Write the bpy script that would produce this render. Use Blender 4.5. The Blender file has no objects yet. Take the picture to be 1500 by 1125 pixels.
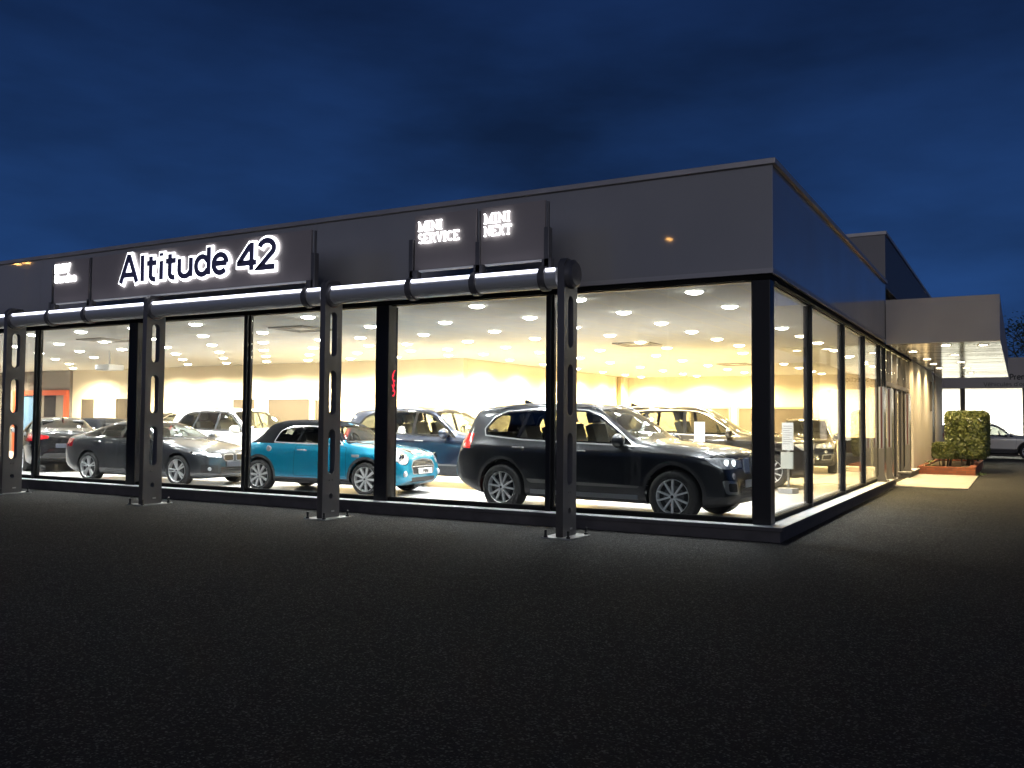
import bpy, bmesh, math, random
from mathutils import Vector, Matrix
from mathutils.bvhtree import BVHTree
from math import sin, cos, pi, radians, sqrt
random.seed(7)
SC = bpy.context.scene
COL = SC.collection

# ------------------------------------------------------------------ materials
MATS = {}
def nt(name):
    m = bpy.data.materials.new(name); m.use_nodes = True
    t = m.node_tree; t.nodes.clear()
    return m, t
def node(t, typ, **kw):
    n = t.nodes.new(typ)
    for k, v in kw.items():
        if k in n.inputs: n.inputs[k].default_value = v
        else: setattr(n, k, v)
    return n
def out(t, sock):
    o = node(t, 'ShaderNodeOutputMaterial'); t.links.new(sock, o.inputs['Surface'])
def c4(c): return (c[0], c[1], c[2], 1)
def pbr(name, col, rough=.5, metal=0., coat=0., coat_r=.03, noise=0., nscale=8., bump=0., bscale=60., emit=None, es=0., spec=.5, rnoise=0.):
    if name in MATS: return MATS[name]
    m, t = nt(name)
    p = node(t, 'ShaderNodeBsdfPrincipled')
    p.inputs['Base Color'].default_value = c4(col); p.inputs['Roughness'].default_value = rough
    p.inputs['Metallic'].default_value = metal; p.inputs['Coat Weight'].default_value = coat
    p.inputs['Coat Roughness'].default_value = coat_r; p.inputs['Specular IOR Level'].default_value = spec
    tc = node(t, 'ShaderNodeTexCoord')
    if noise or rnoise:
        n = node(t, 'ShaderNodeTexNoise'); n.inputs['Scale'].default_value = nscale; n.inputs['Detail'].default_value = 6
        t.links.new(tc.outputs['Object'], n.inputs['Vector'])
        if noise:
            r = node(t, 'ShaderNodeMapRange'); r.inputs['From Min'].default_value = .3; r.inputs['From Max'].default_value = .7
            r.inputs['To Min'].default_value = 1 - noise; r.inputs['To Max'].default_value = 1 + noise
            t.links.new(n.outputs['Fac'], r.inputs['Value'])
            mx = node(t, 'ShaderNodeVectorMath', operation='SCALE'); mx.inputs[0].default_value = col[:3]
            t.links.new(r.outputs['Result'], mx.inputs['Scale']); t.links.new(mx.outputs['Vector'], p.inputs['Base Color'])
        if rnoise:
            r = node(t, 'ShaderNodeMapRange'); r.inputs['From Min'].default_value = .3; r.inputs['From Max'].default_value = .7
            r.inputs['To Min'].default_value = max(0, rough - rnoise); r.inputs['To Max'].default_value = rough + rnoise
            t.links.new(n.outputs['Fac'], r.inputs['Value']); t.links.new(r.outputs['Result'], p.inputs['Roughness'])
    if bump:
        n2 = node(t, 'ShaderNodeTexNoise'); n2.inputs['Scale'].default_value = bscale; n2.inputs['Detail'].default_value = 4
        t.links.new(tc.outputs['Object'], n2.inputs['Vector'])
        b = node(t, 'ShaderNodeBump'); b.inputs['Strength'].default_value = bump; b.inputs['Distance'].default_value = .01
        t.links.new(n2.outputs['Fac'], b.inputs['Height']); t.links.new(b.outputs['Normal'], p.inputs['Normal'])
    if emit:
        p.inputs['Emission Color'].default_value = c4(emit); p.inputs['Emission Strength'].default_value = es
    out(t, p.outputs[0]); MATS[name] = m
    return m
def emis(name, col, s):
    if name in MATS: return MATS[name]
    m, t = nt(name); e = node(t, 'ShaderNodeEmission'); e.inputs[0].default_value = c4(col); e.inputs[1].default_value = s
    out(t, e.outputs[0]); MATS[name] = m; return m
def glass(name, tint, refl=(1, 1, 1), ior=1.45, rough=0.0):
    if name in MATS: return MATS[name]
    m, t = nt(name)
    tr = node(t, 'ShaderNodeBsdfTransparent'); tr.inputs[0].default_value = c4(tint)
    g = node(t, 'ShaderNodeBsdfGlossy'); g.inputs['Color'].default_value = c4(refl); g.inputs['Roughness'].default_value = rough
    f = node(t, 'ShaderNodeFresnel'); ge = node(t, 'ShaderNodeNewGeometry'); im = node(t, 'ShaderNodeMapRange')
    im.inputs['To Min'].default_value = ior; im.inputs['To Max'].default_value = 1/ior      # same reflectance from both sides: a thin sheet
    t.links.new(ge.outputs['Backfacing'], im.inputs['Value']); t.links.new(im.outputs[0], f.inputs['IOR'])
    mx = node(t, 'ShaderNodeMixShader')
    t.links.new(f.outputs[0], mx.inputs[0]); t.links.new(tr.outputs[0], mx.inputs[1]); t.links.new(g.outputs[0], mx.inputs[2])
    out(t, mx.outputs[0]); MATS[name] = m; return m

# ------------------------------------------------------------------ mesh helper
class MB:
    def __init__(s): s.v = []; s.f = []; s.mi = []
    def add(s, vs, fs, mi=0):
        o = len(s.v); s.v += [tuple(v) for v in vs]; s.f += [tuple(i + o for i in f) for f in fs]; s.mi += [mi] * len(fs)
    def box(s, x0, y0, z0, x1, y1, z1, mi=0, M=None):
        vs = [Vector((x, y, z)) for z in (z0, z1) for y in (y0, y1) for x in (x0, x1)]
        if M is not None: vs = [M @ v for v in vs]
        s.add(vs, [(0, 2, 3, 1), (4, 5, 7, 6), (0, 1, 5, 4), (2, 6, 7, 3), (0, 4, 6, 2), (1, 3, 7, 5)], mi)
    def cbox(s, c, d, mi=0, M=None): s.box(c[0]-d[0]/2, c[1]-d[1]/2, c[2]-d[2]/2, c[0]+d[0]/2, c[1]+d[1]/2, c[2]+d[2]/2, mi, M)
    def tube(s, pts, r, n=10, mi=0, cap=True):
        pts = [Vector(p) for p in pts]; rs = r if isinstance(r, (list, tuple)) else [r] * len(pts)
        vs = []; prev = None
        for i, p in enumerate(pts):
            d = (pts[min(i+1, len(pts)-1)] - pts[max(i-1, 0)]).normalized()
            if prev is None:
                a = d.orthogonal().normalized()
            else:
                a = (prev - d * prev.dot(d)).normalized()
            prev = a; b = d.cross(a)
            for k in range(n):
                t = 2*pi*k/n; vs.append(p + (a*cos(t) + b*sin(t)) * rs[i])
        fs = []
        for i in range(len(pts)-1):
            for k in range(n):
                k2 = (k+1) % n; fs.append((i*n+k, i*n+k2, (i+1)*n+k2, (i+1)*n+k))
        if cap: fs.append(tuple(range(n-1, -1, -1))); fs.append(tuple((len(pts)-1)*n + k for k in range(n)))
        s.add(vs, fs, mi)
    def lathe(s, prof, axis='z', n=32, mi=0, M=None, closed=False):
        vs = []; m = len(prof)
        for k in range(n):
            t = 2*pi*k/n
            for (r, h) in prof:
                if axis == 'z': v = Vector((r*cos(t), r*sin(t), h))
                elif axis == 'y': v = Vector((r*cos(t), h, r*sin(t)))
                else: v = Vector((h, r*cos(t), r*sin(t)))
                vs.append(M @ v if M is not None else v)
        fs = []
        for k in range(n):
            k2 = (k+1) % n
            for i in range(m - (0 if closed else 1)):
                j = (i+1) % m; fs.append((k*m+i, k2*m+i, k2*m+j, k*m+j))
        s.add(vs, fs, mi)
    def prism(s, poly, a0, a1, plane='xz', mi=0, M=None):
        def P(u, w, a):
            v = Vector((u, a, w)) if plane == 'xz' else (Vector((u, w, a)) if plane == 'xy' else Vector((a, u, w)))
            return M @ v if M is not None else v
        n = len(poly); vs = [P(u, w, a0) for u, w in poly] + [P(u, w, a1) for u, w in poly]
        fs = [tuple(range(n)), tuple(range(2*n-1, n-1, -1))] + [(i, (i+1) % n + 0, (i+1) % n + n, i+n) for i in range(n)]
        s.add(vs, fs, mi)
    def build(s, name, mats, parent=None, smooth=False, bevel=0., segs=2, angle=35, loc=None):
        me = bpy.data.meshes.new(name); me.from_pydata(s.v, [], s.f)
        bm = bmesh.new(); bm.from_mesh(me)
        for f, i in zip(bm.faces, s.mi): f.material_index = i
        bmesh.ops.recalc_face_normals(bm, faces=bm.faces)
        if bevel:
            es = [e for e in bm.edges if len(e.link_faces) == 2 and e.calc_face_angle(0) > .6]
            bmesh.ops.bevel(bm, geom=es, offset=bevel, segments=segs, profile=.5, affect='EDGES', clamp_overlap=True)
        bm.to_mesh(me); bm.free()
        if not isinstance(mats, (list, tuple)): mats = [mats]
        for m in mats: me.materials.append(m)
        if smooth or bevel:
            me.shade_smooth(); me.set_sharp_from_angle(angle=radians(angle if smooth else 12))
        o = bpy.data.objects.new(name, me); COL.objects.link(o)
        if parent is not None: o.parent = parent
        if loc is not None: o.location = loc
        return o
def tag(o, label=None, cat=None, group=None, kind=None):
    if label: o['label'] = label
    if cat: o['category'] = cat
    if group: o['group'] = group
    if kind: o['kind'] = kind
    return o
def thing(name, label, cat, loc=(0, 0, 0), rz=0., group=None, parent=None):
    o = bpy.data.objects.new(name, None); COL.objects.link(o); o.location = loc; o.rotation_euler = (0, 0, rz)
    o.empty_display_size = .2
    if parent is not None: o.parent = parent
    return tag(o, label, cat, group)
def sub(name, parent, loc=(0, 0, 0), rot=(0, 0, 0)):
    o = bpy.data.objects.new(name, None); COL.objects.link(o); o.parent = parent; o.location = loc; o.rotation_euler = rot
    return o
def copy_tree(o, parent=None):
    c = o.copy(); COL.objects.link(c)
    if parent is not None: c.parent = parent
    for ch in list(o.children): copy_tree(ch, c)
    return c
def curve_mesh(splines, ext, name='c'):
    cu = bpy.data.curves.new(name, 'CURVE'); cu.dimensions = '2D'; cu.fill_mode = 'BOTH'; cu.extrude = ext
    for pts in splines:
        sp = cu.splines.new('POLY'); sp.points.add(len(pts)-1); sp.use_cyclic_u = True
        for p, q in zip(sp.points, pts): p.co = (q[0], q[1], 0, 1)
    o = bpy.data.objects.new(name, cu); COL.objects.link(o)
    dg = bpy.context.evaluated_depsgraph_get(); me = bpy.data.meshes.new_from_object(o.evaluated_get(dg))
    bpy.data.objects.remove(o); bpy.data.curves.remove(cu)
    return me
def text_mesh(txt, ext=.01, offset=0., size=1.):
    cu = bpy.data.curves.new('t', 'FONT'); cu.body = txt; cu.size = size; cu.extrude = ext; cu.offset = offset; cu.resolution_u = 4
    o = bpy.data.objects.new('t', cu); COL.objects.link(o)
    dg = bpy.context.evaluated_depsgraph_get(); me = bpy.data.meshes.new_from_object(o.evaluated_get(dg))
    bpy.data.objects.remove(o); bpy.data.curves.remove(cu)
    return me
def place_mesh(name, me, mat, M, parent=None):
    me.transform(M); me.materials.clear(); me.materials.append(mat)
    o = bpy.data.objects.new(name, me); COL.objects.link(o)
    if parent is not None: o.parent = parent
    return o

# ------------------------------------------------------------------ a plain sans-serif stroke alphabet (cap height 1)
def arc(cx, cy, rx, ry, a0, a1, n=14): return [(cx+rx*cos(radians(a0+(a1-a0)*i/n)), cy+ry*sin(radians(a0+(a1-a0)*i/n))) for i in range(n+1)]
GLYPH = {
 'A': (.80, [[(.07, 0), (.38, 1), (.42, 1), (.73, 0)], [(.17, .30), (.63, .30)]]), 'l': (.30, [[(.15, 0), (.15, 1)]]), 'i': (.30, [[(.15, 0), (.15, .70)], [(.15, .88), (.15, 1)]]),
 't': (.44, [[(.18, .92), (.18, .20)]+arc(.33, .19, .15, .16, 180, 285, 8), [(.03, .66), (.40, .66)]]),
 'u': (.64, [[(.10, .70), (.10, .28)]+arc(.31, .27, .21, .24, 180, 350, 12), [(.53, .70), (.53, 0)]]),
 'd': (.64, [arc(.30, .355, .22, .325, 25, 335, 22), [(.54, 0), (.54, 1)]]), 'e': (.62, [arc(.31, .355, .23, .325, 2, 318, 22), [(.10, .37), (.54, .37)]]),
 '4': (.66, [[(.47, 0), (.47, .97)], [(.42, .88), (.05, .30), (.05, .27), (.63, .27)]]), '2': (.64, [arc(.31, .72, .24, .26, 165, -30, 14)+[(.07, .06), (.08, .06), (.58, .06)]]), ' ': (.30, []),
 'P': (.62, [[(.10, 0), (.10, 1)], [(.10, .95), (.32, .95)]+arc(.32, .70, .20, .25, 90, -90, 10)+[(.10, .45)]]), 'r': (.42, [[(.10, 0), (.10, .70)], arc(.32, .42, .22, .25, 180, 85, 8)]),
 'm': (.94, [[(.10, 0), (.10, .70)], arc(.28, .45, .18, .22, 180, 0, 10)+[(.46, 0)], arc(.64, .45, .18, .22, 180, 0, 10)+[(.82, 0)]]),
 'S': (.60, [arc(.29, .73, .20, .23, 30, 270, 12)[:-1]+arc(.29, .27, .21, .23, 90, -150, 12)]), 's': (.52, [arc(.25, .51, .16, .16, 30, 270, 10)[:-1]+arc(.25, .19, .17, .16, 90, -150, 10)]),
 'c': (.54, [arc(.30, .355, .21, .325, 45, 315, 18)]), 'o': (.62, [arc(.31, .355, .22, .325, 0, 360, 26)]), 'n': (.62, [[(.10, 0), (.10, .70)], arc(.31, .45, .21, .23, 180, 0, 10)+[(.52, 0)]]),
 'h': (.62, [[(.10, 0), (.10, 1)], arc(.31, .45, .21, .23, 180, 0, 10)+[(.52, 0)]]), 'a': (.58, [arc(.28, .22, .20, .19, 20, 340, 18), arc(.28, .48, .20, .20, 150, 0, 8)+[(.49, 0)]]),
 'V': (.72, [[(.05, 1), (.35, 0), (.37, 0), (.67, 1)]]), 'v': (.56, [[(.05, .70), (.27, 0), (.29, 0), (.51, .70)]]), "'": (.22, [[(.11, .80), (.11, 1)]]),
 'é': (.62, [arc(.31, .355, .23, .325, 2, 318, 22), [(.10, .37), (.54, .37)], [(.26, .84), (.42, 1.0)]]),
}
_slab = {'M': (1.10, [[(.16, .04), (.16, .96)], [(.16, .96), (.53, .08), (.57, .08), (.94, .96)], [(.94, .96), (.94, .04)], [(.03, .03), (.30, .03)], [(.80, .03), (1.07, .03)], [(.03, .97), (.18, .97)], [(.92, .97), (1.07, .97)]]),
 'I': (.48, [[(.24, .04), (.24, .96)], [(.07, .03), (.41, .03)], [(.07, .97), (.41, .97)]]),
 'N': (.98, [[(.18, .04), (.18, .96)], [(.18, .96), (.80, .04)], [(.80, .04), (.80, .96)], [(.04, .03), (.34, .03)], [(.04, .97), (.2, .97)], [(.66, .97), (.95, .97)]]),
 'S': (.74, [arc(.37, .73, .23, .24, 30, 270, 10)[:-1]+arc(.37, .26, .25, .23, 90, -150, 10)]),
 'E': (.80, [[(.18, .04), (.18, .96)], [(.05, .97), (.72, .97), (.72, .80)], [(.18, .50), (.58, .50)], [(.05, .03), (.74, .03), (.74, .22)]]),
 'R': (.90, [[(.18, .04), (.18, .96)], [(.05, .97), (.46, .97)]+arc(.46, .73, .22, .24, 90, -90, 8)+[(.18, .49)], [(.48, .49), (.74, .05)], [(.05, .03), (.33, .03)], [(.68, .03), (.87, .03)]]),
 'V': (.92, [[(.16, .95), (.45, .06), (.47, .06), (.76, .95)], [(.03, .97), (.31, .97)], [(.61, .97), (.89, .97)]]),
 'C': (.84, [arc(.45, .5, .32, .46, 42, 318, 18)]),
 'X': (.94, [[(.16, .95), (.78, .05)], [(.78, .95), (.16, .05)], [(.04, .97), (.30, .97)], [(.64, .97), (.90, .97)], [(.04, .03), (.30, .03)], [(.64, .03), (.90, .03)]]),
 'T': (.86, [[(.43, .04), (.43, .96)], [(.08, .76), (.08, .97), (.78, .97), (.78, .76)], [(.28, .03), (.58, .03)]])}
for k_, v_ in _slab.items(): GLYPH['#'+k_] = v_
def SLAB(w): return ['#'+c for c in w]
def stroke_text(name, txt, x, z, h, width, y0, y1, sw, mat, parent, ext=0.):
    """lettering in the xz plane facing -y: cap height h, total width, stroke width sw (in cap heights)"""
    tot = sum(GLYPH[c][0] for c in txt); sx = width/tot; b = MB(); cx = x; kk = 0
    for c in txt:
        adv, lines = GLYPH[c]
        for ln in lines:
            kk += 1; dy = .0003*(kk % 4); P = [Vector((cx+px*sx, z+pz*h)) for px, pz in ln]
            P = [p for i, p in enumerate(P) if i == 0 or (p-P[i-1]).length > 1e-5]
            closed = (P[0]-P[-1]).length < 1e-3
            if not closed:
                d0 = (P[0]-P[1]).normalized(); d1 = (P[-1]-P[-2]).normalized(); P[0] = P[0]+d0*ext; P[-1] = P[-1]+d1*ext
            n = len(P); vs = []; w = sw*h/2
            for i in range(n):
                a = P[i]-P[i-1] if i > 0 else (P[i]-P[n-2] if closed else P[1]-P[0]); q = P[i+1]-P[i] if i < n-1 else (P[1]-P[0] if closed else P[i]-P[i-1])
                n1 = Vector((-a.y, a.x)).normalized(); n2 = Vector((-q.y, q.x)).normalized(); mm = n1+n2; mm = mm/max(.5, mm.length_squared)*2
                for yy in (y0-dy, y1): vs += [(P[i].x+mm.x*w, yy, P[i].y+mm.y*w), (P[i].x-mm.x*w, yy, P[i].y-mm.y*w)]
            fs = []
            for i in range(n-1):
                o = 4*i; fs += [(o, o+1, o+5, o+4), (o+2, o+6, o+7, o+3), (o, o+4, o+6, o+2), (o+1, o+3, o+7, o+5)]
            fs += [(0, 2, 3, 1), (4*n-4, 4*n-3, 4*n-1, 4*n-2)]; b.add(vs, fs)
        cx += adv*sx
    return b.build(name, mat, parent)
# ------------------------------------------------------------------ cars
def pchip(pts):
    pts = sorted(pts); X = [p[0] for p in pts]; Y = [p[1] for p in pts]; n = len(X)
    h = [X[i+1]-X[i] for i in range(n-1)]; d = [(Y[i+1]-Y[i])/h[i] for i in range(n-1)]
    m = [0.]*n
    if n > 1: m[0] = d[0]; m[-1] = d[-1]
    for i in range(1, n-1):
        if d[i-1]*d[i] <= 0: m[i] = 0
        else:
            w1 = 2*h[i]+h[i-1]; w2 = h[i]+2*h[i-1]; m[i] = (w1+w2)/(w1/d[i-1]+w2/d[i])
    def f(x):
        if x <= X[0]: return Y[0]
        if x >= X[-1]: return Y[-1]
        lo = 0
        while X[lo+1] < x: lo += 1
        t = (x-X[lo])/h[lo]; t2 = t*t; t3 = t2*t
        return Y[lo]*(2*t3-3*t2+1)+h[lo]*m[lo]*(t3-2*t2+t)+Y[lo+1]*(-2*t3+3*t2)+h[lo]*m[lo+1]*(t3-t2)
    return f
def inside(poly, u, w):
    c = False; n = len(poly); j = n-1
    for i in range(n):
        a, b = poly[i], poly[j]
        if (a[1] > w) != (b[1] > w) and u < (b[0]-a[0])*(w-a[1])/(b[1]-a[1])+a[0]: c = not c
        j = i
    return c
def grow(poly, g):
    n = len(poly); A = sum(poly[i][0]*poly[(i+1) % n][1]-poly[(i+1) % n][0]*poly[i][1] for i in range(n)); s = 1 if A > 0 else -1
    r = []
    for i in range(n):
        p0, p1, p2 = Vector(poly[i-1]), Vector(poly[i]), Vector(poly[(i+1) % n])
        d1 = (p1-p0).normalized(); d2 = (p2-p1).normalized()
        n1 = Vector((d1.y, -d1.x))*s; n2 = Vector((d2.y, -d2.x))*s
        b = (n1+n2); b = b/max(.35, b.length**2)*2 if b.length > 1e-6 else n1
        r.append(tuple(p1+b*g))
    return r
def rounded(poly, r, k=3):
    o = []; n = len(poly)
    for i in range(n):
        p0, p1, p2 = Vector(poly[i-1]), Vector(poly[i]), Vector(poly[(i+1) % n])
        a = min(r, (p0-p1).length*.45); b = min(r, (p2-p1).length*.45)
        A = p1+(p0-p1).normalized()*a; B = p1+(p2-p1).normalized()*b
        for j in range(k+1):
            t = j/k; o.append(tuple(A*(1-t)**2+p1*2*t*(1-t)+B*t*t))
    return o
def circle(cx, cz, r, n=28): return [(cx+r*cos(2*pi*i/n), cz+r*sin(2*pi*i/n)) for i in range(n)]

class Shell:
    """car skin as a fine loft through cross sections, then cut into its parts along outlines"""
    def __init__(s, sp):
        F = {k: pchip(v) for k, v in sp['curves'].items()}
        x0 = min(p[0] for p in sp['curves']['zt']); x1 = max(p[0] for p in sp['curves']['zt'])
        N = 110; xm = (x0+x1)/2; hl = (x1-x0)/2
        xs = [xm-hl*(.62*cos(pi*i/(N-1))+.38*(1-2*i/(N-1))) for i in range(N)]
        tight = sp.get('tight', [.5, .3, .3, .35, .45, .4, .3])
        vs = []; M = None
        for x in xs:
            g = {k: f(x) for k, f in F.items()}
            yw = g['yw']; zt = g['zt']; zb = g['zb']; zr = min(g['zr'], zt-.004); yr = min(g['yr'], yw*.97)
            yb = min(g['yb'], yw*.995); zbe = min(g['zbe'], zr-.004); zs = min(g['zs'], zbe-.02)
            zs = max(zs, zb+.1)
            P = [(0, zt), (yr*.55, zt-(zt-zr)*.22), (yr, zr), (yb, zbe), (yw, zs), (yw*sp.get('mid', .985), zb+(zs-zb)*.42), (yw*.975, zb+.09), (yw*.86, zb), (0, zb)]
            ring = [P[0]]
            for i in range(1, len(P)-1):
                a, p, b = Vector(P[i-1]), Vector(P[i]), Vector(P[i+1]); t = tight[i-1]
                A = p+(a-p)*t; B = p+(b-p)*t
                pv = Vector(ring[-1])
                for q in (1/3, 2/3): ring.append(tuple(pv.lerp(A, q)))
                for j in range(5):
                    u = j/4; ring.append(tuple(A*(1-u)**2+p*2*u*(1-u)+B*u*u))
            ring.append(P[-1]); M = len(ring)
            full = [(x, y, z) for y, z in ring]+[(x, -y, z) for y, z in ring[-2:0:-1]]
            vs.append(full)
        bm = bmesh.new(); R = []
        for full in vs: R.append([bm.verts.new(v) for v in full])
        n = len(R[0])
        for i in range(N-1):
            for k in range(n):
                k2 = (k+1) % n; bm.faces.new((R[i][k], R[i][k2], R[i+1][k2], R[i+1][k]))
        for i, e in ((0, -.006), (N-1, .006)):
            z = (vs[i][0][2]+vs[i][M-1][2])/2; c = bm.verts.new((xs[i]+e, 0, z))
            for k in range(n): bm.faces.new((R[i][k], R[i][(k+1) % n], c))
        bmesh.ops.remove_doubles(bm, verts=bm.verts, dist=1e-5)
        bmesh.ops.recalc_face_normals(bm, faces=bm.faces)
        s.bm = bm; s.lay = bm.faces.layers.int.new('part'); s.names = ['body']; s.mats = [sp['paint']]
        bm.normal_update(); s.tree = BVHTree.FromBMesh(bm)
        s.x0, s.x1 = x0, x1
    def pid(s, name, mat):
        s.names.append(name); s.mats.append(mat); return len(s.names)-1
    def carve(s, poly, view, pid, side=0, xr=None, zr=None, nmin=.12, only=None, ymin=.05):
        """view: 'side' -> (x,z), 'end' -> (y,z), 'top' -> (x,y). side = +1/-1 chooses left/right or front/rear"""
        bm = s.bm
        if view == 'side': U = lambda c: (c.x, c.z); D = Vector((0, side, 0)); E = lambda d: Vector((d[1], 0, -d[0]))
        elif view == 'end': U = lambda c: (c.y, c.z); D = Vector((side, 0, 0)); E = lambda d: Vector((0, d[1], -d[0]))
        else: U = lambda c: (c.x, c.y); D = Vector((0, 0, 1)); E = lambda d: Vector((d[1], -d[0], 0))
        us = [p[0] for p in poly]; ws = [p[1] for p in poly]; pad = .03
        def ok(f):
            c = f.calc_center_median()
            if nmin > -1 and f.normal.dot(D) < nmin: return False
            if view == 'side' and c.y*side < ymin: return False
            if xr and not xr[0] <= c.x <= xr[1]: return False
            if zr and not zr[0] <= c.z <= zr[1]: return False
            if only is not None and f[s.lay] not in only: return False
            return True
        n = len(poly); bu0, bu1, bw0, bw1 = min(us)-pad, max(us)+pad, min(ws)-pad, max(ws)+pad
        def bb(f):
            uu = [U(v.co) for v in f.verts]; a_ = [q[0] for q in uu]; b_ = [q[1] for q in uu]
            return min(a_), max(a_), min(b_), max(b_)
        cand = {}
        for f in bm.faces:
            c = U(f.verts[0].co)
            if not (bu0-.5 < c[0] < bu1+.5 and bw0-.5 < c[1] < bw1+.5): continue
            q = bb(f)
            if q[1] < bu0 or q[0] > bu1 or q[3] < bw0 or q[2] > bw1: continue
            if ok(f): cand[f] = q
        for i in range(n):
            a, b = poly[i], poly[(i+1) % n]; d = (b[0]-a[0], b[1]-a[1])
            if abs(d[0])+abs(d[1]) < 1e-5: continue
            l0, h0, l1, h1 = min(a[0], b[0])-.02, max(a[0], b[0])+.02, min(a[1], b[1])-.02, max(a[1], b[1])+.02
            fs = [f for f, q in cand.items() if not (q[1] < l0 or q[0] > h0 or q[3] < l1 or q[2] > h1)]
            if not fs: continue
            if view == 'side': co = Vector((a[0], 0, a[1]))
            elif view == 'end': co = Vector((0, a[0], a[1]))
            else: co = Vector((a[0], a[1], 0))
            es = {e for f in fs for e in f.edges}; vv = {v for f in fs for v in f.verts}
            r = bmesh.ops.bisect_plane(bm, geom=list(vv)+list(es)+fs, dist=1e-4, plane_co=co, plane_no=E(d).normalized())
            for f in r['geom']:
                if isinstance(f, bmesh.types.BMFace) and f.is_valid: cand[f] = bb(f)
            for f in fs:
                if f.is_valid: cand[f] = bb(f)
        hit = []
        for f in cand:
            if f.is_valid:
                f.normal_update()
                if ok(f):
                    c = f.calc_center_median(); u, w = U(c)
                    if inside(poly, u, w): hit.append(f)
        if pid is None: bmesh.ops.delete(bm, geom=hit, context='FACES')
        else:
            for f in hit: f[s.lay] = pid
        return len(hit)
    def front_x(s, y, z, sgn=1):
        h = s.tree.ray_cast(Vector((sgn*9, y, z)), Vector((-sgn, 0, 0)))
        return h[0].x if h[0] is not None else (s.x1 if sgn > 0 else s.x0)
    def side_y(s, x, z, sgn=1):
        h = s.tree.ray_cast(Vector((x, sgn*3, z)), Vector((0, -sgn, 0)))
        return h[0].y if h[0] is not None else sgn*.9
    def top_z(s, x, y):
        h = s.tree.ray_cast(Vector((x, y, 4)), Vector((0, 0, -1)))
        return h[0].z if h[0] is not None else 1.
    def split(s, parent, into=None):
        objs = []
        s.bm.normal_update(); s.bm.verts.index_update()
        for i, (nm, mt) in enumerate(zip(s.names, s.mats)):
            fs = [f for f in s.bm.faces if f[s.lay] == i]
            if not fs: objs.append(None); continue
            idx = {}; vs = []; ff = []
            for f in fs:
                q = []
                for v in f.verts:
                    k = v.index
                    if k not in idx: idx[k] = len(vs); vs.append(tuple(v.co))
                    q.append(idx[k])
                ff.append(q)
            me = bpy.data.meshes.new(nm); me.from_pydata(vs, [], ff); me.materials.append(mt)
            me.shade_smooth(); me.set_sharp_from_angle(angle=radians(38))
            o = bpy.data.objects.new(nm, me); COL.objects.link(o)
            o.parent = parent if not (into and into.get(i) is not None) else objs[into[i]]
            objs.append(o)
        s.bm.free()
        return objs

def rim_mesh(style, R, M_rim, M_dark):
    """rim facing +y, centre at origin; returns MB (mat 0 bright, 1 dark)"""
    b = MB()
    b.lathe([(R*.93, -.10), (R*.95, .035), (R*.99, .05), (R*1.0, .04), (R*1.0, -.1)], 'y', 40, 0)
    b.lathe([(R*.93, -.10), (R*.90, -.02), (0.001, -.02)], 'y', 28, 1)          # dark drum behind the spokes
    b.lathe([(.001, .052), (R*.09, .050), (R*.17, .038), (R*.2, .0)], 'y', 20, 0)
    b.lathe([(.001, .058), (R*.085, .055), (R*.095, .045)], 'y', 16, 1)
    def spoke(a0, a1, r0, r1, w0, w1):
        p0 = Vector((r0*cos(a0), r0*sin(a0))); p1 = Vector((r1*cos(a1), r1*sin(a1))); d = (p1-p0).normalized(); n = Vector((-d.y, d.x))
        q = [p0+n*w0, p0-n*w0, p1-n*w1, p1+n*w1]
        f0, f1, bk = .034, .044, -.0
        vs = [(q[0].x, f0, q[0].y), (q[1].x, f0, q[1].y), (q[2].x, f1, q[2].y), (q[3].x, f1, q[3].y)]+[(v.x, bk, v.y) for v in q]
        b.add(vs, [(0, 1, 2, 3), (4, 5, 1, 0), (5, 6, 2, 1), (6, 7, 3, 2), (7, 4, 0, 3)], 0)
    if style == 'ypairs':
        for k in range(5):
            a = 2*pi*k/5+pi/2
            for s in (-1, 1): spoke(a+s*.12, a+s*.29, R*.12, R*.95, R*.05, R*.052)
    elif style == 'double':
        for k in range(5):
            a = 2*pi*k/5+pi/2
            for s in (-1, 1): spoke(a+s*.22, a+s*.16, R*.14, R*.95, R*.035, R*.042)
    elif style == 'multi':
        for k in range(9):
            a = 2*pi*k/9; spoke(a, a, R*.15, R*.95, R*.055, R*.10)
    else:
        for k in range(5):
            a = 2*pi*k/5+pi/2; spoke(a, a, R*.1, R*.95, R*.12, R*.09)
    return b
def wheel(parent, x, y, r, rimR, w, style, side, m, spin=0., steer=0.):
    e = sub('wheel', parent, (x, y, r), (0, 0, (0 if side > 0 else pi)+steer))
    b = MB(); s = rimR
    prof = [(s*.97, -w*.5), (s*1.03, -w*.52), (r*.93, -w*.5), (r*.985, -w*.40), (r, -w*.2), (r, w*.2), (r*.985, w*.40), (r*.93, w*.49), ((r+s)/2, w*.53), (s*1.05, w*.5), (s*.98, w*.44), (s*.96, 0)]
    b.lathe(prof, 'y', 44, 0, closed=True)
    b.build('tyre', m['tyre'], e, smooth=True)
    rb = rim_mesh(style, rimR, None, None)
    M = Matrix.Translation((0, w*.5-.05, 0)) @ Matrix.Rotation(spin, 4, 'Y')
    rb.v = [tuple(M @ Vector(v)) for v in rb.v]
    rb.build('rim', [m['rim'], m['rim_dark']], e, smooth=True, angle=30)
    d = MB(); d.lathe([(.001, 0), (rimR*.62, 0), (rimR*.62, -.03), (.001, -.03)], 'y', 24); d.build('brake_disc', m['disc'], e, smooth=True, loc=(0, w*.5-.055, 0))
    return e
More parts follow.
